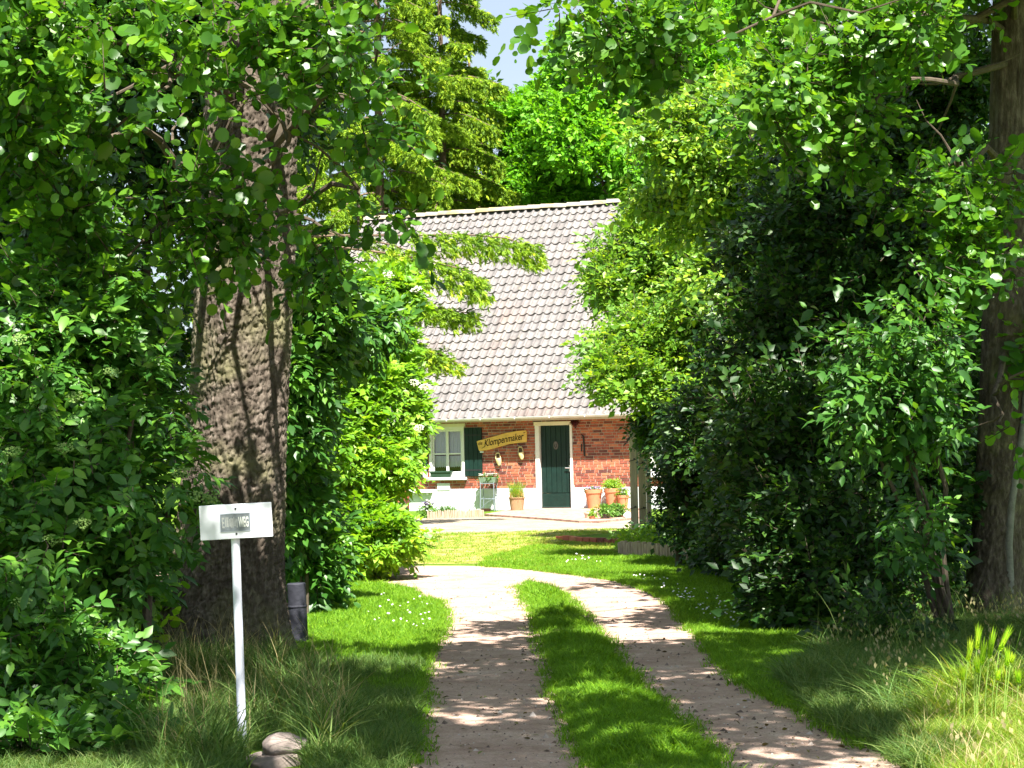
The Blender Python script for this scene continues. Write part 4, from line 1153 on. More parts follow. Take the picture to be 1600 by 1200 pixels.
q = on_board(k, 'plate_rim', mat('plate_rim', (.24, .28, .32), .5, .4)); 
def letters(s, xa, xb, za, zb, m, bold=0.02):
    me = text_mesh(s, 1.0, 0.0, m, bold); n = len(me.vertices); v = np.zeros(n * 3); me.vertices.foreach_get('co', v); v = v.reshape(-1, 3)
    X = xa + (v[:, 0] - v[:, 0].min()) / np.ptp(v[:, 0]) * (xb - xa); Z = za + (v[:, 1] - v[:, 1].min()) / np.ptp(v[:, 1]) * (zb - za)
    me.vertices.foreach_set('co', np.stack([X, np.full(n, fy * .0082), Z], 1).ravel().astype(np.float32)); me.update()
    o = link('lettering', me, sgn); o.matrix_local = BMx
pw, ph_ = x1 - x0, z1 - z0
letw = mat('pale_lettering', (.66, .68, .64), .6, .3); letf = mat('faded_lettering', (.40, .42, .40), .7, .3, .25, 60)
letters('E', x0 + pw*.06, x0 + pw*.14, z0 + ph_*.22, z0 + ph_*.80, letf)
letters('WEG', x0 + pw*.60, x0 + pw*.94, z0 + ph_*.22, z0 + ph_*.80, letw, .03)
k = MB(); r = random.Random(5)                      # the middle letters are worn to pale upright strokes
for i in range(9):
    a0 = x0 + pw * (.165 + i * .047); wd_ = pw * r.uniform(.018, .04)
    k.box(a0, a0 + wd_, fy * .0078 - .0003, fy * .0078 + .0003, z0 + ph_ * r.uniform(.2, .3), z0 + ph_ * r.uniform(.7, .82))
on_board(k, 'worn_letters', letf)
for (px, py) in ((368, 795), (369.5, 834)):
    x, z = bpx(px, py); k = MB(); k.lathe([(0, 0), (.006, 0), (.005, .004), (0, .005)], 10, cap=False)
    q = k.obj('bolt', black_iron, board, (x, fy * .005, z), smooth=True); q.rotation_euler = (math.pi / 2, 0, 0)

bo = G(467, 1006); b_ = empty('bollard', bo, 'dark grey bollard at the lawn corner right of the big trunk', 'bollard')
dg = mat('dark_grey_post', (.035, .037, .05), .7, .3, .3, 7, .3, 30)
top = P(464, 911, bo.y) - bo
k = MB(); k.tube([(0, 0, -.1), (0, 0, top.z * .62), (0, 0, top.z - .008), (0, 0, top.z)], [.078, .078, .078, .071], 20); q = k.obj('post', dg, b_, smooth=True)
k = MB(); k.lathe([(.079, top.z * .60), (.083, top.z * .61), (.083, top.z * .63), (.079, top.z * .64)], 20, cap=False); k.obj('band', dg, b_, smooth=True)
b_.rotation_euler = (0, R_(-1.5), 0)

fst = mat('field_stone', (.30, .245, .215), .9, .2, .35, 7, .5, 25, dark=(.17, .14, .13))
dS = G(430, 1200).y + .1
tag(link('stone', stone_mesh('stone', .185, 3, (1.0, .8, .62), fst, 4), None, Vector((P(428, 1190, dS).x, dS, -.025))), 'larger pinkish grey stone at the foot of the sign pole, carrying the other', 'stone', 'stones by the sign pole')
tag(link('stone', stone_mesh('stone', .112, 14, (1.1, .8, .62), fst, 4), None, Vector((P(443, 1160, dS).x, dS + .02, .095))), 'smaller rounded stone resting on the larger one by the sign pole', 'stone', 'stones by the sign pole')

# ------------------------------------------------------------------ trees
def bark_mat(name, c0, c1, c2):
    m = bpy.data.materials.new(name); m.use_nodes = True
    nt = m.node_tree; b = nt.nodes['Principled BSDF']; b.inputs['Roughness'].default_value = .95; b.inputs['Specular IOR Level'].default_value = .15
    tc = nt.nodes.new('ShaderNodeTexCoord'); mp = nt.nodes.new('ShaderNodeMapping'); mp.inputs['Scale'].default_value = (1, 1, .3)
    nt.links.new(tc.outputs['Object'], mp.inputs[0])
    n = nt.nodes.new('ShaderNodeTexNoise'); n.inputs['Scale'].default_value = 22; n.inputs['Detail'].default_value = 8; n.inputs['Roughness'].default_value = .7
    nt.links.new(mp.outputs[0], n.inputs[0])
    col = ramp(nt, n.outputs[0], [(.3, c0), (.5, c1), (.68, c2)])
    n3 = nt.nodes.new('ShaderNodeTexNoise'); n3.inputs['Scale'].default_value = 2.2; n3.inputs['Detail'].default_value = 5
    nt.links.new(tc.outputs['Object'], n3.inputs[0])
    g = nt.nodes.new('ShaderNodeMapRange'); g.inputs[1].default_value, g.inputs[2].default_value = .5, .72; g.inputs[4].default_value = .55
    nt.links.new(n3.outputs[0], g.inputs[0])
    mm = nt.nodes.new('ShaderNodeMix'); mm.data_type = 'RGBA'; mm.inputs[7].default_value = (.20, .20, .09, 1)
    nt.links.new(g.outputs[0], mm.inputs[0]); nt.links.new(col, mm.inputs[6]); nt.links.new(mm.outputs[2], b.inputs['Base Color'])
    v = nt.nodes.new('ShaderNodeTexNoise'); v.inputs['Scale'].default_value = 55; v.inputs['Detail'].default_value = 6
    nt.links.new(mp.outputs[0], v.inputs[0])
    bp = nt.nodes.new('ShaderNodeBump'); bp.inputs['Strength'].default_value = .9; bp.inputs['Distance'].default_value = .012
    nt.links.new(v.outputs[0], bp.inputs['Height']); nt.links.new(bp.outputs[0], b.inputs['Normal'])
    return m
bark_old = bark_mat('old_bark', (.042, .033, .026), (.092, .074, .058), (.19, .158, .13))
bark_pale = mat('pale_bark', (.24, .23, .21), .85, .2, .35, 14, .4, 40)
bark_spruce = mat('spruce_bark', (.20, .14, .10), .9, .1, .4, 12)
def worley(u, v, seed, nu):
    """distance to cell edges on a surface that wraps round after nu cells"""
    iu, iv = np.floor(u).astype(int), np.floor(v).astype(int)
    def h(a, b_, s): 
        q = np.sin((a % nu) * 127.1 + b_ * 311.7 + s * 74.7 + seed) * 43758.5453; return q - np.floor(q)
    f1 = np.full(u.shape, 9.0); f2 = np.full(u.shape, 9.0)
    for a in (-1, 0, 1):
        for b_ in (-1, 0, 1):
            d = np.hypot(iu + a + h(iu + a, iv + b_, 1) - u, iv + b_ + h(iu + a, iv + b_, 2) - v)
            f2 = np.where(d < f1, f1, np.minimum(f2, d)); f1 = np.minimum(f1, d)
    return f2 - f1
def trunk(name, pts, rads, m, parent, base, na=180, nh=420, cell=.042, depth=.02, seed=1, flare=0.0):
    """trunk with furrowed bark as geometry"""
    pts = np.array([A(p) - A(base) for p in pts]); L = np.concatenate([[0], np.cumsum(np.linalg.norm(np.diff(pts, axis=0), axis=1))])
    s = np.concatenate([np.linspace(0, 4.4, nh - 40), np.linspace(4.4, L[-1], 41)[1:]])
    C = np.stack([np.interp(s, L, pts[:, i]) for i in range(3)], 1); Rr = np.interp(s, L, rads)
    th = np.linspace(0, 2 * math.pi, na, endpoint=False)
    T, Sg = np.meshgrid(th, s)
    nu = max(6, int(2 * math.pi * np.mean(rads) / cell))
    warp = .5 * np.sin(Sg * 5.1 + 2 * np.sin(T * 2)) + .4 * np.sin(Sg * 13 + T * 3)
    u = T / (2 * math.pi) * nu + warp * .8 + .25 * np.sin(Sg * 31 + T * 7); v = Sg / (cell * 4.2) + .45 * np.sin(T * 5 + Sg * 3) + .3 * np.sin(T * 11 - Sg * 4)
    e = np.clip(worley(u, v, seed, nu) / .38, 0, 1) ** .6
    e2 = np.clip(worley(u * 2, v * 2.3, seed + 5, nu * 2) / .4, 0, 1)
    lump = .035 * np.sin(T * 2 + Sg * .9 + seed) + .022 * np.sin(T * 5 - Sg * 1.3) + .014 * np.sin(T * 9 + Sg * 2.1)
    fl = flare * np.exp(-Sg / .38) * (1 + .35 * np.sin(T * 5 + seed))
    rad = Rr[:, None] * (1 + lump) + fl + depth * (e - .6) + depth * .45 * e2 + depth * .25 * np.sin(Sg * 57 + T * 19) * np.sin(Sg * 23 - T * 27)
    V = np.stack([C[:, 0:1] + rad * np.cos(T), C[:, 1:2] + rad * np.sin(T), C[:, 2:3] + 0 * T], -1).reshape(-1, 3)
    i, j = np.meshgrid(np.arange(nh - 1), np.arange(na), indexing='ij'); j2 = (j + 1) % na
    Fc = np.stack([i*na+j, i*na+j2, (i+1)*na+j2, (i+1)*na+j], -1).reshape(-1, 4)
    return link(name, mesh_np(name, V, Fc, m, smooth=True), parent)

# leaf colours
ALD = ((.03, .10, .010), (.07, .20, .015), (.17, .34, .026))
alder_m, alder_s = leaf_mat('alder_leaf', *ALD, .46, .36, .5), leaf_mat('alder_leaf', *ALD, .46, .36, .5, True)
ELD = ((.024, .09, .014), (.055, .17, .02), (.14, .31, .03))
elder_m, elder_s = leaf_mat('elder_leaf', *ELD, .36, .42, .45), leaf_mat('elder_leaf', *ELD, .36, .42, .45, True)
lit_m = leaf_mat('sunlit_leaf', (.08, .21, .015), (.18, .39, .022), (.36, .54, .04), .45, .42, .4)  # leaf green lightened in the colour itself, to look sunlit beside the shaded elders
HED = ((.008, .030, .006), (.020, .070, .010), (.085, .19, .022))
hedge_m = leaf_mat('hedge_leaf', *HED, .33, .42, .42)
maple_m = leaf_mat('maple_leaf', (.06, .16, .016), (.14, .30, .026), (.33, .48, .05), .42, .42, .42)
oak_m = leaf_mat('oak_leaf', (.06, .20, .008), (.13, .37, .012), (.23, .50, .022), .42, .5, .3)
far_m = leaf_mat('far_leaf', (.03, .09, .01), (.06, .16, .015), (.11, .24, .02), .38, .55, .25)
spruce_m = leaf_mat('spruce_needle', (.07, .16, .014), (.26, .42, .024), (.52, .62, .05), .3, .6, .25)

# --- big alder on the left
tb0 = G(348, 1022); zt_ = tb0.y
prof = [(345,1040,94),(346,1015,89),(351,960,86),(355,900,85),(364,800,83),(369,700,81),(376,600,78),(380,500,77),(384,400,75),(390,200,70),(397,0,66)]
pts = [P(x, y, zt_) for x, y, w in prof]; rads = [w * zt_ / F_PX * .97 for x, y, w in prof]
pts += [Vector((pts[-1].x + .15, zt_ + .1, 7.5)), Vector((pts[-1].x + .25, zt_, 10.5))]; rads += [.24, .10]
pts[0].z = -.05
tree = empty('alder_tree', (tb0.x, tb0.y, 0), 'massive alder with a thick furrowed trunk behind the white street sign', 'tree', 'alders along the road')
tree_base = Vector((tb0.x, tb0.y, 0))
trunk('trunk', pts, rads, bark_old, tree, tree_base, 260, 520, .029, .024, 3, .17)
cb = [B(120,50,12.0,190,120,.9), B(60,190,12.2,120,130,.8), B(210,170,11.8,130,120,.8,.8), B(400,40,11.9,120,60,.4,.5), B(330,180,11.8,70,110,.3,.6), B(520,80,12.0,120,100,.7,.4), B(570,205,12.2,80,60,.5,.3), B(250,300,12.2,110,90,.6,.9), B(410,250,12.3,80,60,.3,.5),
      B(520,320,12.4,70,70,.4,.35), B(365,360,12.6,60,60,.25,.9), B(640,140,12.4,70,70,.4,.4), B(600,330,12.6,40,50,.3,.5), B(180,420,12.6,90,60,.4,.6), B(490,420,12.8,35,40,.2,.6), B(120,330,12.4,110,90,.5,.7)]
p_, d_ = fill(cb, 980, 101, .8, (-.1, 4.5))
fr1 = sprigs(p_, d_, 102, 9, .068, .34, .35, .6, 0, .42, False, .38)
p_, d_ = fill([((-3.4, 13.0, 9.2), (1.6, 1.5, 2.6), .7), ((-2.2, 14.8, 9.2), (1.6, 1.5, 2.5), .7)], 1500, 103, .6, (-.2, 2.5))
fr2 = sprigs(p_, d_, 104, 6, .09, .3, .3)
fr = [fr1, fr2]
foliage(tree, tree_base, fr, T_ROUND, alder_m, alder_s, 300, 'crown')
tg = [(P(392, 210, zt_), P(120, 70, 12.0)), (P(388, 320, zt_), P(60, 200, 12.2)), (P(380, 150, zt_), P(240, 150, 11.8)), (P(395, 60, zt_), P(560, 100, 12.0)), (P(390, 240, zt_), P(640, 160, 12.4)), (P(390, 330, zt_), P(560, 350, 12.5)),
      (P(384, 360, zt_), P(200, 400, 12.6)), (P(395, 100, zt_), P(420, 260, 12.0)), (P(400, -50, zt_), (-3.4, 12.2, 8.4)), (P(400, -80, zt_), (-2.0, 14.6, 9.5))]
limbs(tree, tree_base, None, tg, .045, bark_twig, 11, 4)

# --- alder on the right edge
rb_ = G(1551, 962); zr2 = rb_.y
tree2_base = Vector((rb_.x, rb_.y, 0))
tree = empty('alder_tree', tree2_base, 'slimmer alder at the right edge of the view, trunk partly hidden by its own leaves', 'tree', 'alders along the road')
prof = [(1551,985,42),(1552,960,40),(1556,900,38),(1563,800,37),(1570,600,37),(1575,400,37),(1583,200,36),(1588,0,34)]
pts = [P(x, y, zr2) for x, y, w in prof]; rads = [w * zr2 / F_PX for x, y, w in prof]; pts += [Vector((pts[-1].x + .1, zr2, 8)), Vector((pts[-1].x, zr2, 12))]; rads += [.14, .06]
pts[0].z = -.05
trunk('trunk', pts, rads, bark_old, tree, tree2_base, 110, 300, .035, .016, 8, .05)
cb = [B(900,15,13.0,70,35,.35,.45), B(1000,50,13.6,110,70,.6,.9), B(1110,85,13.8,110,80,.6,1), B(1210,120,14.0,100,80,.6,1), B(1310,60,14.2,110,80,.6,1), B(1420,40,14.2,90,60,.6,1), B(1330,190,14.4,60,60,.4,.8), B(1180,30,14.0,140,60,.6,.8),
      B(1450,290,14.8,80,60,.4,.8), B(1560,300,14.9,50,45,.4,.6), B(1480,360,14.9,90,45,.4,.8), B(1520,410,14.9,60,45,.4,.7), B(1590,520,14.9,30,40,.3,.4), B(1575,670,15.2,30,28,.3,.25), B(830,20,12.8,30,25,.2,.35), B(1250,210,14.2,60,50,.3,.5)]
p_, d_ = fill(cb, 950, 111, .7, (-.1, 4.5))
fr1 = sprigs(p_, d_, 112, 9, .068, .34, .4, .6, 0, .42, False, .38)
p_, d_ = fill([((3.9, 16.0, 6.6), (1.8, 1.3, 1.2), 1.0), ((5.4, 15.6, 9.5), (2.0, 2.0, 2.2), .7), ((2.5, 16.6, 6.3), (1.0, 1.0, .7), .7), ((5.6, 13.6, 6.6), (1.2, 1.6, 1.4), .8)], 3400, 113, .6, (-.2, 2.2))
fr2 = sprigs(p_, d_, 114, 6, .095, .3, .3)
fr = [fr1, fr2]
foliage(tree, tree2_base, fr, T_ROUND, alder_m, alder_s, 300, 'crown')
tg = [(P(1583, 60, zr2), P(1320, 70, 14.2)), (P(1588, -60, zr2), P(1110, 70, 13.8)), (P(1588, -120, zr2), P(900, 5, 13.0)), (P(1585, 40, zr2), P(1210, 130, 14.0)), (P(1580, 250, zr2), P(1440, 300, 14.8)), (P(1578, 330, zr2), P(1480, 370, 14.9)), (P(1575, 380, zr2), P(1545, 440, 14.9)),
      (P(1572, 560, zr2), P(1560, 660, 15.2)), (P(1590, -200, zr2), (5.6, 13.6, 6.8)), (P(1590, -200, zr2), (3.8, 16.0, 6.6)), (P(1588, -300, zr2), (5.2, 15.0, 9.6)), (P(1584, 130, zr2), P(1340, 200, 14.4))]
limbs(tree, tree2_base, None, tg, .04, bark_twig, 12, 4)
o = empty('sapling', G(1580, 965), 'thin curved pale stem growing beside the right alder', 'tree')
sb_ = G(1580, 965); pts = [P(x, y, sb_.y) - sb_ for x, y in ((1580,965),(1578,900),(1576,850),(1580,790),(1589,730),(1600,660),(1606,560))]
k = MB(); k.tube(pts, [.036, .036, .035, .034, .032, .03, .026], 12); k.obj('trunk', bark_pale, o, smooth=True)
p_, d_ = fill([B(1610, 540, sb_.y, 40, 60)], 40, 116, .6, (-2, 2)); foliage(o, sb_, sprigs(p_, d_, 117, 6, .08, .25, .3), T_ROUND, alder_m, name='crown')

# --- roadside alder beside the camera: only its dappled shade shows
o = empty('alder_tree', (5.9, 6.2, 0), 'roadside alder just beyond the right edge whose shade dapples the sandy drive', 'tree', 'alders along the road')
b3 = Vector((5.9, 6.2, 0))
trunk('trunk', [(5.9, 6.2, -.05), (5.8, 6.3, 3), (5.4, 6.5, 6.5), (5.0, 6.6, 9.5)], [.30, .25, .2, .08], bark_old, o, b3, 60, 90, .05, .02, 5, .08)
p_, d_ = fill([((.3, 7.8, 7.6), (1.7, 1.7, .8), 1.0), ((2.4, 7.8, 7.8), (1.8, 2.0, 1.0), 1.1), ((1.2, 5.4, 7.2), (2.0, 1.8, .9), 1.0), ((3.2, 9.4, 7.0), (1.2, 1.4, .8), .9), ((1.0, 11.0, 5.45), (1.2, .9, .45), 1.1), ((-1.0, 6.8, 7.4), (1.1, 1.8, .6), .8), ((-2.6, 6.6, 7.8), (1.6, 1.8, .8), .9), ((1.9, 10.0, 7.0), (1.2, .8, .5), .7),
                ((3.5, 9.5, 5.9), (1.5, 1.8, .6), 1.2), ((4.9, 9.8, 6.2), (1.4, 1.8, .8), 1.0), ((2.35, 6.5, 5.9), (.75, 1.3, .4), 1.0)], 5000, 121, .8, (-.02, 3.4))
foliage(o, b3, sprigs(p_, d_, 122, 7, .10, .34, .25), T_ROUND, alder_m, name='crown')
limbs(o, b3, None, [((5.5, 6.4, 5.6), (.3, 8, 7.4)), ((5.4, 6.5, 6), (2.4, 8.2, 7.8)), ((5.4, 6.5, 5.8), (1.2, 5.6, 7.2)), ((5.3, 6.5, 6.6), (3.2, 9.4, 7.2)), ((5.2, 6.5, 6.2), (-2.4, 6.8, 7.7)), ((5.6, 6.4, 5), (3.6, 9.4, 5.9)), ((5.6, 6.4, 5), (4.9, 9.8, 6.2)), ((5.4, 6.4, 5.0), (1.0, 11.0, 5.5))], .07, bark_twig, 13, 5)

# ------------------------------------------------------------------ shrubs
def umbel(parent, base, p, rad, m, seed):
    r = random.Random(seed); mb = MB()
    for i in range(46):
        q = rad * math.sqrt(r.random()); a = r.uniform(0, 6.28); c = Vector((q * math.cos(a), q * math.sin(a) * .9, .25 * rad - .3 * q * q / rad + r.uniform(-.006, .006)))
        s_ = rad * r.uniform(.09, .16)
        mb.add([c + Vector((s_, 0, 0)), c + Vector((0, s_, 0)), c + Vector((-s_, 0, 0)), c + Vector((0, -s_, 0)), c + Vector((0, 0, s_ * .7))], [(0,1,4),(1,2,4),(2,3,4),(3,0,4)])
    for i in range(6):
        a = i * 1.05; mb.tube([(0, 0, -rad * .9), (rad * .6 * math.cos(a), rad * .6 * math.sin(a), 0)], .0025, 4)
    o = mb.obj('flower_cluster', m, parent, Vector(p) - Vector(base)); o.rotation_euler = (R_(r.uniform(25, 50)), r.uniform(-.25, .25), 0)
    return o
umb_green = mat('elder_buds', (.20, .32, .08), .7, .2, .3, 60); umb_white = mat('elder_blossom', (.66, .66, .50), .7, .2, .12, 40)

sh = Vector((P(110, 1150, 11.4).x, 11.4, 0))
o = empty('elder_shrub', sh, 'dark elder with green flower buds in the left foreground before the big trunk', 'shrub', 'elder bushes')
cb = [B(70,560,12.4,140,120,.9), B(210,620,12.6,90,110,.7), B(70,720,12.0,150,120,.9), B(210,760,12.0,110,110,.7), B(60,860,11.6,140,110,.8), B(165,880,11.7,80,90,.6), B(60,1000,11.2,120,110,.7), B(150,1060,11.0,75,90,.5), B(60,1130,10.5,130,90,.6), B(180,1150,10.3,65,60,.4,.9), B(120,1190,9.9,150,50,.4,.9), B(40,1180,9.6,120,60,.4,1.2), B(190,1195,9.7,80,35,.35,1.0), B(225,1110,10.8,40,45,.3,.5),
      B(285,720,11.9,45,55,.3,.8), B(310,780,11.8,40,30,.25,.7), B(120,480,12.8,140,80,.8,.8)]
p_, d_ = fill(cb, 6200, 131, .45, (-.3, 4.5))
foliage(o, sh, sprigs(p_, d_, 132, 7, .076, .17, .35, .7, .6, .22, True), T_OVAL, elder_m, elder_s, 300)
for i, (a, b_) in enumerate((((118,1160),(70,560)), ((150,1150),(210,640)), ((200,1140),(262,760)), ((80,1160),(20,700)), ((185,1150),(205,880)), ((222,1150),(240,930)))):
    k = MB(); q = limb_points(P(*a, 11.3) - sh, P(*b_, 12.3) - sh, .02, 8, 20 + i, .02); q[0].z = -.05; k.tube(q, [.045 * (1 - .7 * j / 7) for j in range(8)], 8); k.obj('stem', bark_twig, o, smooth=True)
for i, (px, py, d) in enumerate(((100,700,11.2),(72,758,11.0),(130,818,10.9),(82,843,10.8),(283,738,11.5),(305,775,11.4),(330,778,11.5),(30,530,11.6),(118,620,11.5),(34,940,10.5),(20,705,11.1),(175,580,11.8))):
    umbel(o, sh, P(px, py, d), .058, umb_green, i)

# leafy tree far left, behind the elder
lb = Vector((P(60, 900, 19).x, 19, 0))
o = empty('hazel_tree', lb, 'dense leafy tree filling the upper left behind the alder leaves', 'tree')
cb = [B(60,120,18,180,160,1.5), B(200,-40,18.5,220,120,1.5), B(420,0,19,130,110,1.2), B(380,150,19.5,110,120,1.0), B(230,200,18.5,130,150,1.2), B(80,380,18,180,150,1.5), B(230,420,19,110,110,1.0), B(70,600,18.5,160,130,1.2), B(260,80,19,120,120,1.2), B(-150,300,18.5,200,250,2), B(500,-40,19.5,140,80,1.0,.6), B(250,570,19.5,60,70,.6,.6)]
p_, d_ = fill(cb, 9000, 141, .4, (-.25, 3))
foliage(o, lb, sprigs(p_, d_, 142, 8, .10, .35, .3), T_OVAL, hedge_m)
for i, (a, b_) in enumerate(((60, 100), (110, 260), (20, -60))):
    k = MB(); q = limb_points((P(a, 900, 19).x - lb.x, 0, -.05), P(b_, 250, 19) - lb, .02, 8, 40 + i, .02); k.tube(q, [.11 * (1 - .7 * j / 7) for j in range(8)], 9); k.obj('trunk' if i == 0 else 'stem', bark_twig, o, smooth=True)

# elder behind the trunk: shaded part close to it, sunlit one further right
e2 = Vector((P(500, 900, 18.0).x, 18.0, 0))
o = empty('elder_shrub', e2, 'shadowy dark green elder directly right of the big trunk', 'shrub', 'elder bushes')
cb = [B(490,480,17.6,70,80,.6), B(465,570,17.6,50,90,.6), B(550,520,18.2,60,40,.4,.7), B(470,650,17.6,40,60,.5,.8), B(635,500,18.6,40,18,.3,.5), B(465,770,18,38,90,.4,.8), B(490,870,18.4,48,50,.4,.9), B(600,510,18.4,50,25,.3,.5)]
p_, d_ = fill(cb, 2500, 151, .45, (-.3, 4))
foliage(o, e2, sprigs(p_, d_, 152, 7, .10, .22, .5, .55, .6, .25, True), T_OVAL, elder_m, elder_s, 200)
for i, (a, b_) in enumerate(((478, 500), (470, 450))):
    k = MB(); q = limb_points(Vector((P(a, 900, 18).x - e2.x, 0, -.05)), P(b_, 520, 18) - e2, .02, 7, 60 + i, .02); k.tube(q, [.022 * (1 - .7 * j / 6) for j in range(7)], 8); k.obj('stem', bark_twig, o, smooth=True)
e3 = Vector((P(560, 900, 23.5).x, 23.5, 0))
o = empty('elder_shrub', e3, 'tall sunlit yellow green elder with white flower plates beside the house window', 'shrub', 'elder bushes')
cb = [B(575,460,24,80,45,.7,.9), B(520,440,24,70,40,.6,.6), B(605,455,24,45,35,.5,.8), B(590,545,24,50,55,.6), B(560,610,23.6,90,80,.8), B(605,640,23.8,40,60,.5), B(545,720,23.2,100,80,.8), B(592,770,23.2,45,60,.5), B(530,830,22.8,100,70,.8), B(590,840,22.6,45,40,.5), B(500,880,22.4,60,40,.5), B(560,880,22.2,50,30,.4), B(550,540,23.6,90,80,.8,.8), B(480,690,22.6,70,140,.8,1), B(480,840,22.2,60,80,.6,1), B(632,790,23.6,26,45,.3,.8), B(640,660,24,22,50,.4,.5), B(630,600,24,22,35,.3,.6)]
p_, d_ = fill(cb, 17000, 161, .42, (-.2, 4))
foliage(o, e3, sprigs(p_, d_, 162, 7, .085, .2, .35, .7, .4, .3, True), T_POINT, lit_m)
for i, (a, b_) in enumerate(((555, 560), (575, 620), (530, 500), (540, 480))):
    k = MB(); q = limb_points(Vector((P(a, 900, 23.5).x - e3.x, 0, -.05)), P(b_, 560, 23.7) - e3, .02, 7, 70 + i, .02); k.tube(q, [.05 * (1 - .7 * j / 6) for j in range(7)], 8); k.obj('stem', bark_twig, o, smooth=True)
for i, (px, py) in enumerate(((571,421),(607,428),(650,452),(648,597),(610,505),(664,604),(655,668))): umbel(o, e3, P(px, py, 23.0), .075, umb_white, 30 + i)
# low plants by the trunk foot
q0 = G(250, 1000, .1); o = empty('hazel_shoots', Vector((q0.x, q0.y, 0)), 'bright round-leaved shoots in the gap left of the big trunk', 'shrub')
p_, d_ = fill([B(250, 960, 14.6, 50, 60, .5)], 90, 171, .6, (-2, 2)); foliage(o, (q0.x, q0.y, 0), sprigs(p_, d_, 172, 6, .085, .25, .2), T_ROUND, lit_m)

# --- right-hand side hedgerow
hb_ = Vector((P(1350, 990, 17.2).x, 17.2, 0))
o = empty('hawthorn_tree', hb_, 'dense dark hedgerow tree whose skirts reach the lawn on the right', 'tree')
cb = [B(1320,930,15.6,110,80,.9), B(1270,830,16.2,110,110,.9), B(1390,800,17,130,150,1.0), B(1240,700,17,120,120,1.0), B(1380,620,17.6,160,150,1.2), B(1240,560,18,120,120,1.0), B(1380,440,18.4,170,150,1.3), B(1260,400,18.6,110,120,1.1), B(1450,700,18.6,70,200,.8), B(1440,300,19,100,150,.9), B(1280,980,14.9,60,45,.5,1.2), B(1350,1000,14.4,70,45,.5,1.2), B(1420,985,14.8,60,50,.5,1.1), B(1470,150,19.4,90,120,.9,.9),
      B(1410,920,16.6,80,90,.7,.8), B(1230,920,15.9,50,80,.5), B(1300,250,19,120,90,1.0)]
p_, d_ = fill(cb, 20000, 181, .40, (-.3, 3.6))
foliage(o, hb_, sprigs(p_, d_, 182, 9, .075, .27, .3, .65, .2, .35), T_POINT, hedge_m)
for i, (a, b_) in enumerate(((1350, 1320), (1380, 1420), (1320, 1250), (1410, 1480), (1365, 1360), (1440, 1500))):
    k = MB(); q = limb_points(Vector((P(a, 990, 17.2).x - hb_.x, (i % 3 - 1) * .2, -.05)), P(b_, 420, 18.2) - hb_, .02, 8, 80 + i, .02); k.tube(q, [.075 * (1 - .6 * j / 7) for j in range(8)], 9); k.obj('trunk' if i == 0 else 'stem', bark_twig, o, smooth=True)
h2 = Vector((P(1420, 900, 14.6).x + .5, 14.9, 0))
o = empty('dogwood_shrub', h2, 'larger-leaved mid green shrub hanging in front of the dark hedge near the right alder', 'shrub')
cb = [B(1345,550,14.6,45,50,.35,.5), B(1400,610,14.4,70,70,.4,.9), B(1440,540,14.3,55,80,.4,.8), B(1340,660,14.2,50,40,.3,.8), B(1400,700,14.2,60,50,.3,.8), B(1440,770,14.2,40,60,.3,.8), B(1450,640,14.4,40,80,.3,.7), B(1430,830,14.4,40,40,.3,.5), B(1440,850,14.8,35,70,.3,.4), B(1420,440,14.6,70,50,.3,.5), B(1455,760,14.9,25,100,.3,.4)]
p_, d_ = fill(cb, 620, 191, .5, (-.15, 4.5))
foliage(o, h2, sprigs(p_, d_, 192, 8, .078, .25, .5, .6, .3, .3), T_OVAL, elder_m, elder_s, 300)
for i, (a, b_, y) in enumerate(((1480, 1400, 600), (1490, 1450, 520), (1475, 1340, 640), (1485, 1440, 760), (1482, 1345, 520))):
    k = MB(); q = limb_points(Vector((P(a, 940, 14.9).x - h2.x, 0, -.05)), P(b_, y, 14.4) - h2, .06, 8, 90 + i, .02); k.tube(q, [.03 * (1 - .75 * j / 7) for j in range(8)], 7); k.obj('stem', bark_twig, o, smooth=True)
h3 = Vector((P(1090, 900, 24).x, 24, 0))
o = empty('hornbeam_hedge', h3, 'clipped-looking dark hedge bush standing behind the log edging', 'shrub')
cb = [B(1115,750,25,48,85,.7), B(1120,790,24,80,90,1.0), B(1150,700,23.5,100,100,1.1), B(1035,665,29,40,34,.4), B(1140,850,23,50,35,.7), B(1170,840,21.5,60,70,.8), B(1095,690,26,60,55,.7), B(1200,760,21,70,130,1.0)]
p_, d_ = fill(cb, 12000, 201, .40, (-.3, 3.6))
foliage(o, h3, sprigs(p_, d_, 202, 9, .07, .26, .25), T_POINT, hedge_m)
for i, a in enumerate((1090, 1120, 1060)):
    k = MB(); q = limb_points(Vector((P(a, 880, 24).x - h3.x, 0, -.05)), P(a + 20, 700, 24.4) - h3, .02, 6, 95 + i, .03); k.tube(q, [.05 * (1 - .6 * j / 5) for j in range(6)], 8); k.obj('stem', bark_twig, o, smooth=True)
k = MB(); k.tube([P(1141, 690, 22.3) - h3, P(1160, 720, 22.2) - h3, P(1176, 752, 22.1) - h3], .018, 8); k.obj('broken_branch', mat('bare_wood', (.52, .42, .28), .8), o, smooth=True)
h4 = Vector((P(1060, 800, 30).x, 30, 0))
o = empty('maple_tree', h4, 'sunlit field maple whose twigs reach over the right end of the roof', 'tree')
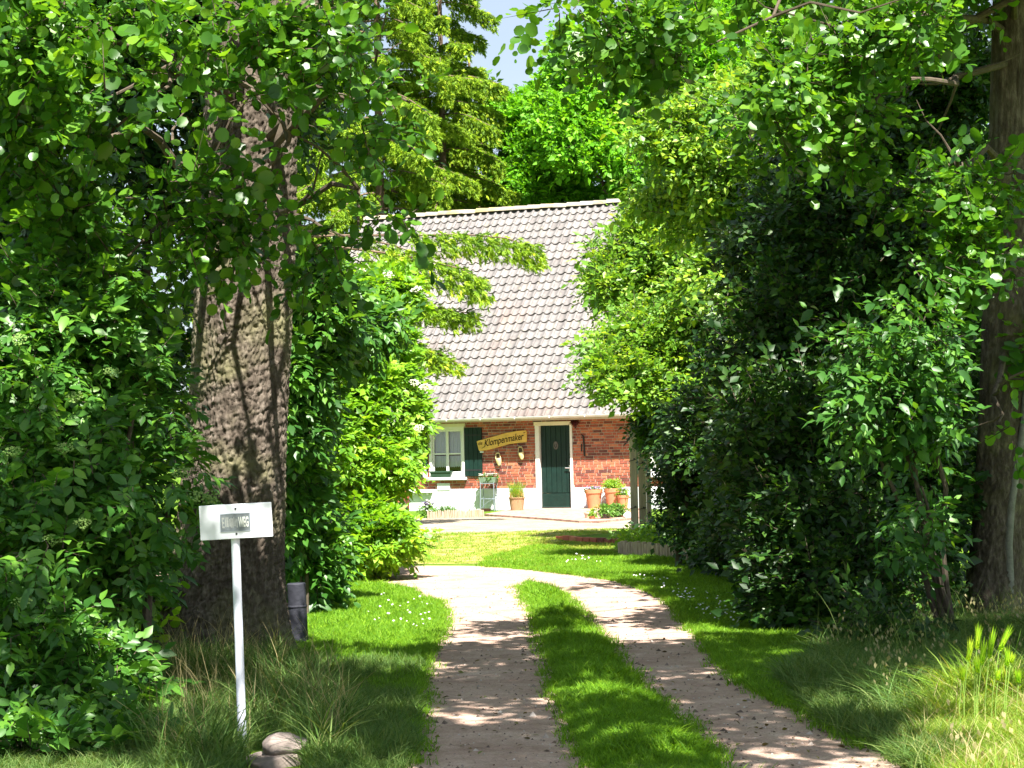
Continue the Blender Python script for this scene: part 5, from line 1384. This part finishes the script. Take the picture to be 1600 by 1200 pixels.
cb = [B(1005,440,30.5,65,65,.7), B(1070,400,30,90,80,1.1), B(1005,550,28.8,75,65,.6), B(1100,530,29.5,90,100,1.0), B(1085,640,29.5,70,65,.7), B(985,600,28.3,50,35,.4), B(1150,600,28,90,110,1.2), B(1160,450,28,100,110,1.2), B(1020,350,30.5,50,40,.6,.8), B(955,585,28.3,42,48,.4,.7), B(962,450,30.3,45,55,.4,.7), B(925,537,29.4,30,14,.3,.5), B(955,440,29.8,30,30,.4,.5), B(945,385,30,22,12,.3,.4), B(1110,330,30,90,60,1,.9), B(910,610,29.2,24,10,.2,.35), B(1200,350,29,90,90,1.1)]
p_, d_ = fill(cb, 15000, 211, .42, (-.15, 3))
foliage(o, h4, sprigs(p_, d_, 212, 9, .085, .32, .3), T_POINT, maple_m)
for i, (b_, y) in enumerate(((1010, 480), (1080, 420), (1150, 460), (1060, 560))):
    k = MB(); q = limb_points(Vector((P(1065 + 12 * i, 830, 30).x - h4.x, 0, -.05)), P(b_, y, 29.6) - h4, .02, 8, 98 + i, .03); k.tube(q, [.09 * (1 - .7 * j / 7) for j in range(8)], 9); k.obj('trunk' if i == 0 else 'stem', bark_twig, o, smooth=True)
limbs(o, h4, None, [(P(1050, 560, 29.6), P(915, 536, 29.4)), (P(1040, 470, 29.8), P(940, 440, 29.8)), (P(1030, 420, 30), P(940, 380, 30)), (P(1030, 630, 29), P(900, 610, 29.2))], .02, bark_twig, 15, 2)
h5 = Vector((P(1190, 850, 24.5).x, 24.5, 0))
o = empty('hawthorn_tree', h5, 'half sunlit tree rising over the dark hedge in the upper right', 'tree')
cb = [B(1080,230,24,90,70,1.0), B(1180,220,23.5,100,90,1.0), B(1240,310,22.6,90,80,.9), B(1130,310,24,90,70,1.0), B(1030,270,24.5,60,50,.7,.7), B(1240,180,23.6,90,60,.9,.8), B(1200,430,22.5,100,70,.9), B(1250,550,21.6,80,80,.9)]
p_, d_ = fill(cb, 4600, 221, .5, (.0, 3))
foliage(o, h5, sprigs(p_, d_, 222, 9, .08, .3, .3), T_POINT, maple_m)
for i, (b_, y) in enumerate(((1100, 250), (1190, 230), (1240, 330))):
    k = MB(); q = limb_points(Vector((P(1180 + 14 * i, 850, 24.5).x - h5.x, 0, -.05)), P(b_, y, 23.8) - h5, .02, 8, 105 + i, .03); k.tube(q, [.10 * (1 - .7 * j / 7) for j in range(8)], 9); k.obj('trunk' if i == 0 else 'stem', bark_twig, o, smooth=True)
limbs(o, h5, None, [(P(1190, 300, 23.8), P(1040, 240, 24.4)), (P(1200, 260, 23.8), P(1120, 150, 24.4))], .03, bark_twig, 16, 3)
# lime green ground cover in the log-edged bed
gb_ = G(1010, 858); o = empty('lime_groundcover', gb_, 'lime green low plants filling the log-edged bed by the posts', 'plant')
p_, d_ = fill([B(1000,846,27.5,34,16,.9), B(1030,842,27.6,32,18,.9), B(1050,830,28.5,25,20,.8), B(985,850,27.2,18,10,.6)], 800, 231, .5, (-2, 2))
foliage(o, gb_, sprigs(p_, d_, 232, 5, .055, .1, .1), T_POINT, lime_m)

# ------------------------------------------------------------------ trees behind the house
def trunk_simple(o, base, px, d, top_y, r, m, name='trunk', px2=None):
    k = MB(); q = limb_points(Vector((P(px, 700, d).x - base.x, 0, -.05)), P(px2 or px, top_y, d) - base, 0, 9, int(px), .01); k.tube(q, [r * (1 - .8 * j / 8) for j in range(9)], 10); k.obj(name, m, o, smooth=True)
for i, (px, d, lab, cb, nn) in enumerate((
    (960, 58, 'bright green oak rising behind the right half of the roof', [B(955,130,58,110,90,2), B(1000,230,57.5,100,90,2), B(930,270,57,80,60,1.6), B(1060,150,58,110,110,2), B(955,60,58,50,50,1.2,.8), B(1040,30,58,90,60,1.8), B(900,210,57,60,60,1.3)], 5200),
    (860, 61, 'rounder bright green oak in the middle behind the ridge', [B(860,240,61,80,80,1.8), B(820,270,60.5,70,60,1.5), B(890,160,61,50,60,1.3), B(830,190,61,45,40,1.1), B(790,300,60,70,40,1.3), B(880,310,60,80,40,1.4)], 3600),
    (1180, 62, 'bright green oak seen through the leaves further right', [B(1180,100,62,120,120,2.4), B(1120,220,61,90,90,2), B(1270,150,62,120,120,2.4), B(1150,-20,62,120,90,2.2)], 3600))):
    b_ = Vector((P(px, 700, d).x, d, 0)); o = empty('oak_tree', b_, lab, 'tree', 'oaks behind the house')
    p_, d_ = fill(cb, nn * 2, 300 + i, .38, (-.1, 1.5)); foliage(o, b_, sprigs(p_, d_, 310 + i, 9, .15, .5, .2, .7, .2, .4), T_POINT, oak_m, name='crown')
    trunk_simple(o, b_, px, d, cb[0][0][2] and 120, .28, bark_twig)
    limbs(o, b_, None, [(P(px, 330, d), Vector(c[0])) for c in cb[:5]], .10, bark_twig, 30 + i, 2)

def spruce(base, label, tiers, seed, m=spruce_m, trunk_top=None, r0=.2, extra=None):
    """tiers: (height, length, azimuths); drooping branches hung with needle sprays"""
    r = np.random.default_rng(seed); base = Vector(base)
    o = empty('spruce_tree', base, label, 'tree', 'spruces by the house')
    k = MB(); k.tube([(0, 0, -.05), (0.03, 0, trunk_top * .5), (0, 0, trunk_top)], [r0, r0 * .7, .03], 10); k.obj('trunk', bark_spruce, o, smooth=True)
    P0, Dv, SZ, TI, NN = [], [], [], [], []
    br = MB()
    for (h, L, az, rise, droop, dens) in tiers:
        dh = Vector((math.cos(az), math.sin(az), 0)); pts = []
        for i in range(9):
            t = i / 8; pts.append(Vector((0, 0, h)) + dh * (L * t) + Vector((0, 0, L * (rise * t - droop * t * t + .12 * max(0, t - .7)))))
        br.tube(pts, [.035 * L / 3 * (1 - .85 * i / 8) + .004 for i in range(9)], 5)
        pa = np.array([A(p) for p in pts]); n = int(L * dens)
        t = r.uniform(.12, 1, n) ** .8 * 8; i0 = np.minimum(t.astype(int), 7); f = (t - i0)[:, None]
        p = pa[i0] * (1 - f) + pa[i0 + 1] * f
        sd = A((-dh.y, dh.x, 0)); lat = r.uniform(-1, 1, n); wdt = (.10 + .16 * L * (1 - (t / 8)) ** .6 * .5)
        p = p + sd * (lat * wdt)[:, None] - A((0, 0, 1)) * (np.abs(lat) * wdt * .25)[:, None]
        hang = r.uniform(0, 1, n) ** 1.6 * .45
        p = p - A((0, 0, 1)) * hang[:, None] + r.normal(0, .02, (n, 3))
        d = unit(A(dh) * r.uniform(.2, .8, (n, 1)) + sd * (lat * .6)[:, None] + A((0, 0, -1)) * (.35 + hang[:, None] * 2.0) + r.normal(0, .2, (n, 3)))
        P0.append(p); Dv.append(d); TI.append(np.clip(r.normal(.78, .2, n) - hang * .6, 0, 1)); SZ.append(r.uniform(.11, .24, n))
    br.obj('branches', bark_spruce, o).__setitem__('kind', 'stuff')
    p, d, ti, sz = map(np.concatenate, (P0, Dv, TI, SZ))
    return o if needles(o, p, d, sz, ti, seed, m) else o
def needles(o, p, d, sz, ti, seed, m, name='needles'):
    """each spray is a midrib with needle twigs standing off it; lighter kinds at the tips, darker ones hanging"""
    r = np.random.default_rng(seed + 9); shapes = []
    for k in range(NVAR):
        pos, dr = [A((0, 0, 0))], [A((0, 1, 0))]; ln = [1.0]
        for off in (.05, .2, .35, .5, .65):
            for sg in (-1, 1): pos.append(A((0, off, 0))); dr.append(unit(A((sg * .75, 1, r.normal(0, .35))))); ln.append(.55 - .35 * off + r.normal(0, .05))
        fr = [np.array(pos), np.array(dr), unit(np.cross(np.array(dr), r.normal(size=(len(dr), 3)))), np.array(ln), np.full(len(dr), .1 + .2 * k) + r.normal(0, .05, len(dr))]
        V, Fc, t = leaf_arrays(fr, T_NEEDLE); shapes.append([(V, Fc, t, 0)])
    S_ = unit(np.cross(d, unit(r.normal(size=d.shape)))); N_ = np.cross(S_, d)
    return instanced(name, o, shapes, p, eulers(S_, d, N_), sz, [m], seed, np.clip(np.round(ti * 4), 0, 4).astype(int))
def tiers(h0, h1, n, L0, L1, seed, dens=270):
    r = random.Random(seed); out = []
    for i in range(n):
        t = i / (n - 1); out.append((h0 + (h1 - h0) * t + r.uniform(-.15, .15), (L0 + (L1 - L0) * t) * r.uniform(.75, 1.15), i * 2.4 + r.uniform(-.4, .4), r.uniform(-.05, .12), r.uniform(.22, .42), dens))
    return out
spruce((P(600, 700, 57).x, 57, 0), 'tall drooping spruce behind the left half of the roof', tiers(6.5, 24, 92, 3.9, 1.6, 1), 401, trunk_top=26, r0=.17)
spruce((P(700, 700, 59.5).x, 59.5, 0), 'second drooping spruce close to the sky gap', tiers(6, 19, 80, 3.3, 1.2, 2), 402, trunk_top=20.5, r0=.16)
spruce((P(745, 700, 62).x, 62, 0), 'shorter spruce with brownish tips below the sky gap', tiers(6, 14.5, 46, 3.2, 1.0, 3), 403, trunk_top=15.4, r0=.2)
spruce((P(470, 700, 60).x, 60, 0), 'spruce mostly hidden behind the big alder leaves', tiers(6, 22, 56, 3.6, 1.4, 4), 404, trunk_top=24, r0=.16)
# spruce standing left of the yard; its boughs hang in front of the roof
sp = Vector((P(425, 700, 37.5).x, 37.5, 0))
def bough(px0, py0, px1, py1, rise, droop, dens):
    a, b_ = P(px0, py0, 37.5), P(px1, py1, 36.8); L = (Vector((b_.x, b_.y, 0)) - Vector((sp.x, sp.y, 0))).length
    h = a.z; dz = (b_.z - a.z) / L
    return (h, L, math.atan2(b_.y - sp.y, b_.x - sp.x), rise, rise - dz, dens)
tt_ = [bough(425, 372, 850, 385, .16, 0, 0), bough(425, 355, 835, 380, .13, 0, 0)]
def make_tiers():
    t = tiers(3.0, 14, 44, 2.6, 1.2, 6)
    return [q for q in t if not (math.cos(q[2]) > .3 and q[0] < 7.2)]
o = spruce(sp, 'spruce at the left of the yard with boughs hanging before the roof', make_tiers(), 405, trunk_top=15, r0=.2)
def fan(o, base, lines, seed):
    """boughs drawn out from the trunk, needles only on their outer parts"""
    r = np.random.default_rng(seed); pos, dr, nr_, sz, ti = [], [], [], [], []
    for j, (pxs, dist, n, hang, wd) in enumerate(lines):
        pts = [P(x, y, dist) - base for x, y in pxs]; k = MB(); k.tube(pts, [.028 * (1 - .8 * i / (len(pts) - 1)) + .004 for i in range(len(pts))], 6); k.obj('bough', bark_spruce, o, smooth=True)
        pa = np.array([A(p) for p in pts[len(pts) // 2 - 1:]]); m = len(pa) - 1
        t = r.uniform(0, m, n); i0 = np.minimum(t.astype(int), m - 1); f = (t - i0)[:, None]
        p = pa[i0] * (1 - f) + pa[i0 + 1] * f + np.stack([r.normal(0, .08, n), r.uniform(-wd, wd, n), r.normal(0, .05, n)], 1)
        hg = r.uniform(0, 1, n) ** 1.3 * hang; p[:, 2] -= hg
        d = unit(np.stack([r.normal(.45, .3, n), r.normal(0, .4, n), -.25 - hg * 1.4], 1))
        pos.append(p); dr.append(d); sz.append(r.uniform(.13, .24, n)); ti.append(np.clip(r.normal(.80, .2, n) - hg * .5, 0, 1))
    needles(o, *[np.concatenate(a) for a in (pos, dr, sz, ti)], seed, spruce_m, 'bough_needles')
fan(o, sp, [([(425,372),(530,368),(640,368),(720,366),(790,372),(845,390)], 37.0, 620, .42, .3), ([(425,380),(520,385),(600,395),(660,405),(720,420),(758,440)], 36.8, 620, .5, .35), ([(425,420),(520,440),(600,465),(660,478),(700,485),(742,490)], 36.9, 420, .3, .3),
            ([(425,460),(520,500),(600,525),(640,540),(660,548),(690,560)], 36.9, 260, .25, .25), ([(425,470),(540,500),(620,530),(680,550),(700,560),(722,570)], 37.0, 170, .2, .2), ([(425,360),(500,362),(560,372),(600,380),(620,385),(660,400)], 37.0, 200, .5, .4)], 77)

# far-off wood all round the garden
def far_wood(name, xr, yr_, h, n, seed, size, m):
    r = np.random.default_rng(seed)
    nb_ = 26; bl = []
    for i in range(nb_):
        x, y = r.uniform(*xr), r.uniform(*yr_); hh = h * r.uniform(.7, 1.15)
        bl.append(((x, y, hh * .5), (abs(xr[1] - xr[0]) / nb_ * 1.8 + 1.0, 2.6, hh * .55), 1.0))
    p, d = fill(bl, n, seed, .3, (-.2, 1.0))
    foliage(None, (0, 0, 0), sprigs(p, d, seed + 1, 7, size, .6, .2), T_POINT, m, name=name)
far_wood('distant_wood', (-42, 42), (76, 92), 17, 15000, 501, .34, far_m)
far_wood('left_wood', (-26, -12), (34, 60), 11, 5000, 511, .26, far_m)
far_wood('right_wood', (9, 26), (22, 60), 12, 6500, 521, .26, far_m)

# ------------------------------------------------------------------ grass, flowers, litter
def inside(poly, x, y):
    c = np.zeros(len(x), bool); n = len(poly)
    for i in range(n):
        x0, y0, x1, y1 = poly[i][0], poly[i][1], poly[i-1][0], poly[i-1][1]
        k = ((y0 > y) != (y1 > y)) & (x < (x1 - x0) * (y - y0) / (y1 - y0 + 1e-12) + x0); c ^= k
    return c
def scatter(poly, n, seed, dref=None, avoid=()):
    """n points in a polygon, thinning with distance; avoid: polygons kept clear"""
    r = np.random.default_rng(seed); xs = [p[0] for p in poly]; ys = [p[1] for p in poly]; out = []; got = 0
    while got < n:
        m = n * 3; x = r.uniform(min(xs), max(xs), m); y = r.uniform(min(ys), max(ys), m)
        k = inside(poly, x, y)
        if dref: k &= r.uniform(0, 1, m) < np.minimum(1, (dref / np.maximum(y, .1)) ** 2)
        for a in avoid: k &= ~inside(a, x, y)
        q = np.stack([x[k], y[k], np.zeros(k.sum())], 1); out.append(q); got += len(q)
    return np.concatenate(out)[:n]
lawn_m = leaf_mat('lawn_blade', (.07, .17, .01), (.14, .31, .015), (.25, .42, .028), .4, .55, .25)
dry_m = leaf_mat('dry_blade', (.13, .21, .02), (.24, .29, .035), (.40, .36, .10), .35, .6, .2)
tall_m = leaf_mat('tall_blade', (.04, .10, .02), (.09, .18, .035), (.22, .28, .09), .35, .6, .25)
litg_m = leaf_mat('meadow_blade', (.09, .20, .015), (.20, .34, .03), (.46, .46, .15), .42, .6, .25)
straw_m = leaf_mat('straw_blade', (.26, .22, .10), (.38, .32, .16), (.5, .42, .24), .3, .6, .2)
lawn_left = PX([(600,913),(649,921),(675,940),(687,954),(685,984),(667,1017),(655,1044),(648,1081),(560,1110),(430,1100),(300,1010),(300,960),(440,930),(560,900)])
lawn_right = PX([(1262,1115),(1213,1096),(1161,1063),(1124,1033),(1098,996),(1068,962),(1045,938),(1011,921),(974,911),(918,902),(843,893),(750,886),(760,872),(840,852),(980,868),(1100,878),(1200,900),(1300,960),(1420,1010),(1400,1080)])
far_lawn = PX([(745,884),(760,868),(850,845),(960,850),(975,868),(900,890)])
link_s = lambda nm, me: tag(link(nm, me), kind='stuff')
def clumpy(p, seed, sc=3.0): return 1 + .35 * wob(p, seed, sc)
p = scatter(lawn_left, 9000, 601, 13); tufts('lawn_grass', p, .055, .006, .9, lawn_m, 602, 14, .05, 2, clumpy(p, 1))
p = scatter(lawn_right, 22000, 603, 13); tufts('lawn_grass', p, .05, .006, .9, lawn_m, 604, 14, .05, 2, clumpy(p, 2))
sp_poly = strip_L + strip_R[::-1]
p = scatter(sp_poly, 8500, 605, 11)
# height of the mound under each tuft: highest midway between the wheel tracks
ly = np.array([q.y for q in strip_L])[::-1]; lx = np.array([q.x for q in strip_L])[::-1]; ry = np.array([q.y for q in strip_R])[::-1]; rx = np.array([q.x for q in strip_R])[::-1]
xl, xr_ = np.interp(p[:, 1], ly, lx), np.interp(p[:, 1], ry, rx); tt = np.clip((p[:, 0] - xl) / np.maximum(xr_ - xl, .05), 0, 1)
p[:, 2] = .035 * np.sin(math.pi * tt) ** .7
tufts('strip_grass', p, .058, .0065, .85, lawn_m, 606, 14, .045, 3, (.55 + .55 * np.sin(math.pi * tt)) * (1 + .5 * wob(p, 9, 4.0)))
p = scatter(dry_poly, 2400, 607); tufts('dry_grass', p, .035, .008, .9, dry_m, 608, 10, .06, 2)
p = scatter(dry_poly, 1100, 671); tufts('dry_grass', p, .04, .007, .9, lawn_m, 672, 12, .09, 2)
p = scatter(far_lawn, 700, 673); tufts('dry_grass', p, .04, .007, .9, dry_m, 674, 12, .09, 2)
# ragged tufts along the wheel tracks
def along(edge, n, seed, spread):
    r = np.random.default_rng(seed); e = np.array([A(q) for q in resample(edge, 120)]); i = r.integers(0, 119, n); f = r.uniform(0, 1, (n, 1))
    q = e[i] * (1 - f) + e[i + 1] * f; q[:, :2] += r.normal(0, spread, (n, 2)); q[:, 2] = 0; return q
p = np.concatenate([along(PX(left_edge[2:10]), 1100, 611, .05), along(PX(right_edge[2:15]), 1500, 612, .05), along(strip_L, 700, 613, .05), along(strip_R, 700, 614, .05)])
tufts('edge_grass', p, .065, .006, 1.0, lawn_m, 615, 10, .04, 2)
# rough verge round the sign and the big trunk
verge_l = PX([(655,1044),(648,1081),(645,1130),(634,1197),(615,1260),(250,1260),(250,1120),(240,1020),(430,1010),(500,1040)])
stone_gap = PX([(372,1172),(482,1172),(520,1300),(330,1300)])
p = scatter(verge_l, 6500, 621, 9.5, (stone_gap,)); tufts('verge_grass', p, .115, .006, 1.0, tall_m, 622, 16, .06, 4, clumpy(p, 4, 2.5))
tallp = PX([(240,1040),(430,1030),(500,1070),(560,1150),(500,1215),(240,1215),(200,1120)])
low_l = PX([(-60,1130),(140,1130),(260,1110),(330,1300),(-60,1300)])
p = scatter(low_l, 2600, 628); tufts('verge_grass', p, .13, .007, 1.0, tall_m, 629, 16, .06, 4, clumpy(p, 14, 3.0))
p = scatter(tallp, 620, 623, None, (stone_gap,)); tufts('tall_grass', p, .30, .007, .85, tall_m, 624, 14, .07, 5, clumpy(p, 5, 2.5))
p = scatter(tallp, 240, 625, None, (stone_gap,)); tufts('straw_stalks', p, .42, .004, .6, straw_m, 626, 3, .06, 4)
# meadow verge on the right: shaded arching grass, then the sunlit corner
verge_r = PX([(1260,1035),(1310,1075),(1350,1105),(1400,1130),(1500,1105),(1720,1095),(1720,985),(1500,965),(1330,985)])
p = scatter(verge_r, 3600, 631, 12); tufts('tall_grass', p, .22, .008, 1.3, tall_m, 632, 16, .08, 5, clumpy(p, 6, 2.0))
edge_r = PX([(1225,1060),(1262,1110),(1300,1140),(1366,1170),(1410,1196),(1450,1215),(1500,1200),(1500,1110),(1400,1110),(1300,1055)])
p = scatter(edge_r, 2400, 637); tufts('verge_grass', p, .14, .006, 1.1, tall_m, 638, 16, .06, 4, clumpy(p, 8, 3.0))
p = scatter(verge_r, 260, 633); tufts('straw_stalks', p, .40, .0045, 1.0, tall_m, 634, 4, .08, 5)
corner = PX([(1418,1188),(1440,1155),(1490,1105),(1600,1075),(1740,1085),(1740,1280),(1580,1280)])
p = scatter(corner, 6200, 635, 9.5); tufts('meadow_grass', p, .16, .0055, .85, litg_m, 636, 16, .05, 4, clumpy(p, 7, 2.0) * (1 + .35 * wob(p, 17, 7)))
p = scatter(corner, 220, 639, 9.5); tufts('straw_stalks', p, .24, .0045, .8, straw_m, 640, 6, .06, 4, clumpy(p, 12, 3.0))
# nodding seed heads over the shaded verge
def seed_heads(n, poly, seed, h, m):
    r = np.random.default_rng(seed); p = scatter(poly, n, seed); pos, dr, nr, sz, ti = [], [], [], [], []
    for j in range(9):
        t = j / 8; a = r.uniform(0, 6.28, n)
        q = p + np.stack([np.cos(a) * .06 + .10 * t, np.sin(a) * .06, h * r.uniform(.75, 1.2, n) - .10 * t], 1)
        pos.append(q); d = unit(np.stack([r.normal(.15, .25, n), r.normal(0, .25, n), np.full(n, -1.)], 1)); dr.append(d); nr.append(unit(np.cross(d, r.normal(size=(n, 3))))); sz.append(r.uniform(.025, .045, n)); ti.append(r.uniform(.3, 1, n))
    fr = [np.concatenate(a) for a in (pos, dr, nr, sz, ti)]; link_s('seed_heads', leaf_mesh('seed_heads', fr, T_POINT, m))
seed_heads(90, verge_r, 641, .27, leaf_mat('seed_husk', (.14, .15, .06), (.24, .23, .10), (.36, .33, .18), .3, .6, .2))
seed_heads(70, corner, 645, .20, leaf_mat('pale_husk', (.26, .26, .10), (.40, .36, .17), (.54, .46, .28), .3, .6, .2))
# green barley ears
ear_m = leaf_mat('barley_ear', (.20, .42, .015), (.32, .54, .02), (.46, .60, .04), .4, .5, .3); stem_m = mat('barley_stem', (.22, .36, .06), .6, .3)
def barley(px0, py0, px1, py1, d, lab):
    a, b_ = P(px0, py0, d), P(px1, py1, d); L = (b_ - a).length; dv = (b_ - a).normalized()
    g = Vector((a.x - dv.x * .12, d + .02, 0)); o = empty('barley_stalk', g, lab, 'grass ear', 'green barley ears in the meadow corner')
    k = MB(); k.tube([(0, 0, 0), (a - g) * .5 + Vector((-.01, 0, .02)), a - g], .0028, 5); k.obj('stem', stem_m, o)
    r = random.Random(int(px0 * 7 + py0)); mb = MB(); base = a - g; s1 = dv.orthogonal().normalized(); s2 = dv.cross(s1)
    for i in range(26):
        t = i / 26; an = i * 2.4; rad = (s1 * math.cos(an) + s2 * math.sin(an)); c = base + dv * (L * .42 * t)
        tip = c + dv * (L * .10) + rad * .012; sd = dv.cross(rad) * .010
        mb.add([c, c + dv * L * .05 + rad * .010 + sd, tip, c + dv * L * .05 + rad * .010 - sd], [(0, 1, 2, 3)], r.random())
        aw = base + dv * (L * (.62 + .40 * t * r.uniform(.6, 1))) + rad * .022 * r.uniform(.5, 1.3); s_ = dv.cross(rad) * .0032
        mb.add([tip - s_, tip + s_, aw], [(0, 1, 2)], r.random())
    mb.obj('ear', ear_m, o)
for (x0, y0, x1, y1, lab) in ((1512,1034,1520,990,'leftmost upright barley ear before the dark grass'), (1526,1016,1531,966,'tallest straight barley ear'), (1533,1040,1541,992,'barley ear just right of the tallest one'), (1545,1030,1555,972,'barley ear in the middle, fanning slightly right'),
    (1561,1018,1584,970,'barley ear leaning strongly right'), (1573,1042,1575,1004,'upright barley ear near the right edge'), (1527,1052,1526,1018,'low barley ear under the tallest one'), (1503,1064,1505,1034,'short barley ear lowest on the left'), (1579,1036,1584,1016,'small faint barley ear at the far right'), (1559,1064,1560,1040,'pale barley ear low in the middle'), (1591,1068,1590,1040,'short barley ear against the right edge')):
    barley(x0, y0, x1, y1, 9.7, lab)
# daisies in the lawn
dm = mat('daisy_petals', (.80, .79, .76), .6, .2)
def daisies(poly, n, seed, avoid=()):
    p = scatter(poly, n, seed); k = wob(p, seed, .9) > -.1; p = p[k]; mb = MB(); r = random.Random(seed)
    for q in p:
        s_ = r.uniform(.006, .012); c = Vector((q[0], q[1], r.uniform(.04, .07))); tl = Vector((r.uniform(-.3, .3), r.uniform(-.9, -.1), 1)).normalized(); u_ = tl.orthogonal().normalized(); v_ = tl.cross(u_)
        mb.add([c + (u_ * math.cos(a) + v_ * math.sin(a)) * s_ for a in [i * math.pi / 3 for i in range(6)]], [tuple(range(6))])
    tag(mb.obj('daisies', dm), kind='stuff')
daisies(PX([(900,868),(1100,930),(1230,1000),(1150,1000),(1020,915),(880,885)]), 170, 651)
daisies(PX([(600,915),(680,940),(670,990),(560,980)]), 36, 652)
# crumbs, pebbles and fallen bits on the drive
def litter(n, seed):
    p = scatter([Vector((-1.6, 8.6, 0)), Vector((3.2, 8.6, 0)), Vector((3.2, 24, 0)), Vector((-1.6, 24, 0))], n, seed, 11); mb = MB(); r = random.Random(seed)
    k = inside([(q.x, q.y) for q in drive_poly], p[:, 0], p[:, 1]) & ~inside([(q.x, q.y) for q in sp_poly], p[:, 0], p[:, 1])
    for q in p[k]:
        s_ = r.uniform(.004, .011) * (2.6 if r.random() < .08 else 1); c = Vector((q[0], q[1], .004)); a = r.uniform(0, 6.28)
        vs = [c + Vector((math.cos(a + i * 2.09) * s_ * r.uniform(.6, 1.3), math.sin(a + i * 2.09) * s_ * r.uniform(.6, 1.3), 0)) for i in range(3)] + [c + Vector((0, 0, s_ * r.uniform(.5, 1.1)))]
        mb.add(vs, [(0, 1, 3), (1, 2, 3), (2, 0, 3)], r.random())
    tag(mb.obj('drive_litter', piece_mat('grit', [(0, (.07, .05, .04)), (.4, (.20, .15, .12)), (.8, (.42, .35, .30)), (1, (.6, .54, .48))], False)), kind='stuff')
litter(5500, 661)
def edge_crumbs(n, seed):
    r = random.Random(seed); mb = MB(); q = np.concatenate([along(PX(left_edge[2:10]), n // 4, seed, .05), along(PX(right_edge[2:15]), n // 4, seed + 1, .05), along(strip_L, n // 4, seed + 2, .07), along(strip_R, n // 4, seed + 3, .07)])
    for c in q:
        s_ = r.uniform(.006, .02); a = r.uniform(0, 6.28); c = Vector((c[0], c[1], .004))
        vs = [c + Vector((math.cos(a + i * 2.09) * s_ * r.uniform(.5, 1.3), math.sin(a + i * 2.09) * s_ * r.uniform(.5, 1.3), 0)) for i in range(3)] + [c + Vector((0, 0, s_ * r.uniform(.3, .8)))]
        mb.add(vs, [(0, 1, 3), (1, 2, 3), (2, 0, 3)], r.random())
    tag(mb.obj('soil_crumbs', piece_mat('crumb', [(0, (.05, .033, .025)), (.6, (.12, .08, .06)), (1, (.2, .14, .10))], False)), kind='stuff')
edge_crumbs(4000, 671)
fallen_m = leaf_mat('fallen_leaf', (.06, .04, .02), (.16, .12, .04), (.16, .22, .05), .2, .6, .2)
p = scatter([Vector((-1.5, 8.8, 0)), Vector((3.0, 8.8, 0)), Vector((2.2, 20, 0)), Vector((-1.0, 20, 0))], 700, 681, 12); r_ = np.random.default_rng(682)
k_ = inside([(q.x, q.y) for q in drive_poly], p[:, 0], p[:, 1]) & ~inside([(q.x, q.y) for q in sp_poly], p[:, 0], p[:, 1]) & (wob(p, 19, 1.5) > -.1); p = p[k_]; p[:, 2] = .012; n_ = len(p)
a_ = r_.uniform(0, 6.28, n_); nn_ = unit(r_.normal(0, .35, (n_, 3)) + A((0, 0, 1))); d_ = np.stack([np.cos(a_), np.sin(a_), np.zeros(n_)], 1); d_ = unit(d_ - nn_ * (d_ * nn_).sum(1, keepdims=True))
link_s('fallen_leaves', leaf_mesh('fallen_leaves', [p, d_, nn_, r_.uniform(.02, .05, n_), r_.uniform(0, 1, n_)], T_OVAL, fallen_m))
print('objects', len(bpy.data.objects), 'tris', sum(len(o.data.loops) - 2 * len(o.data.polygons) for o in bpy.data.objects if o.type == 'MESH' and o.data.users == 1))
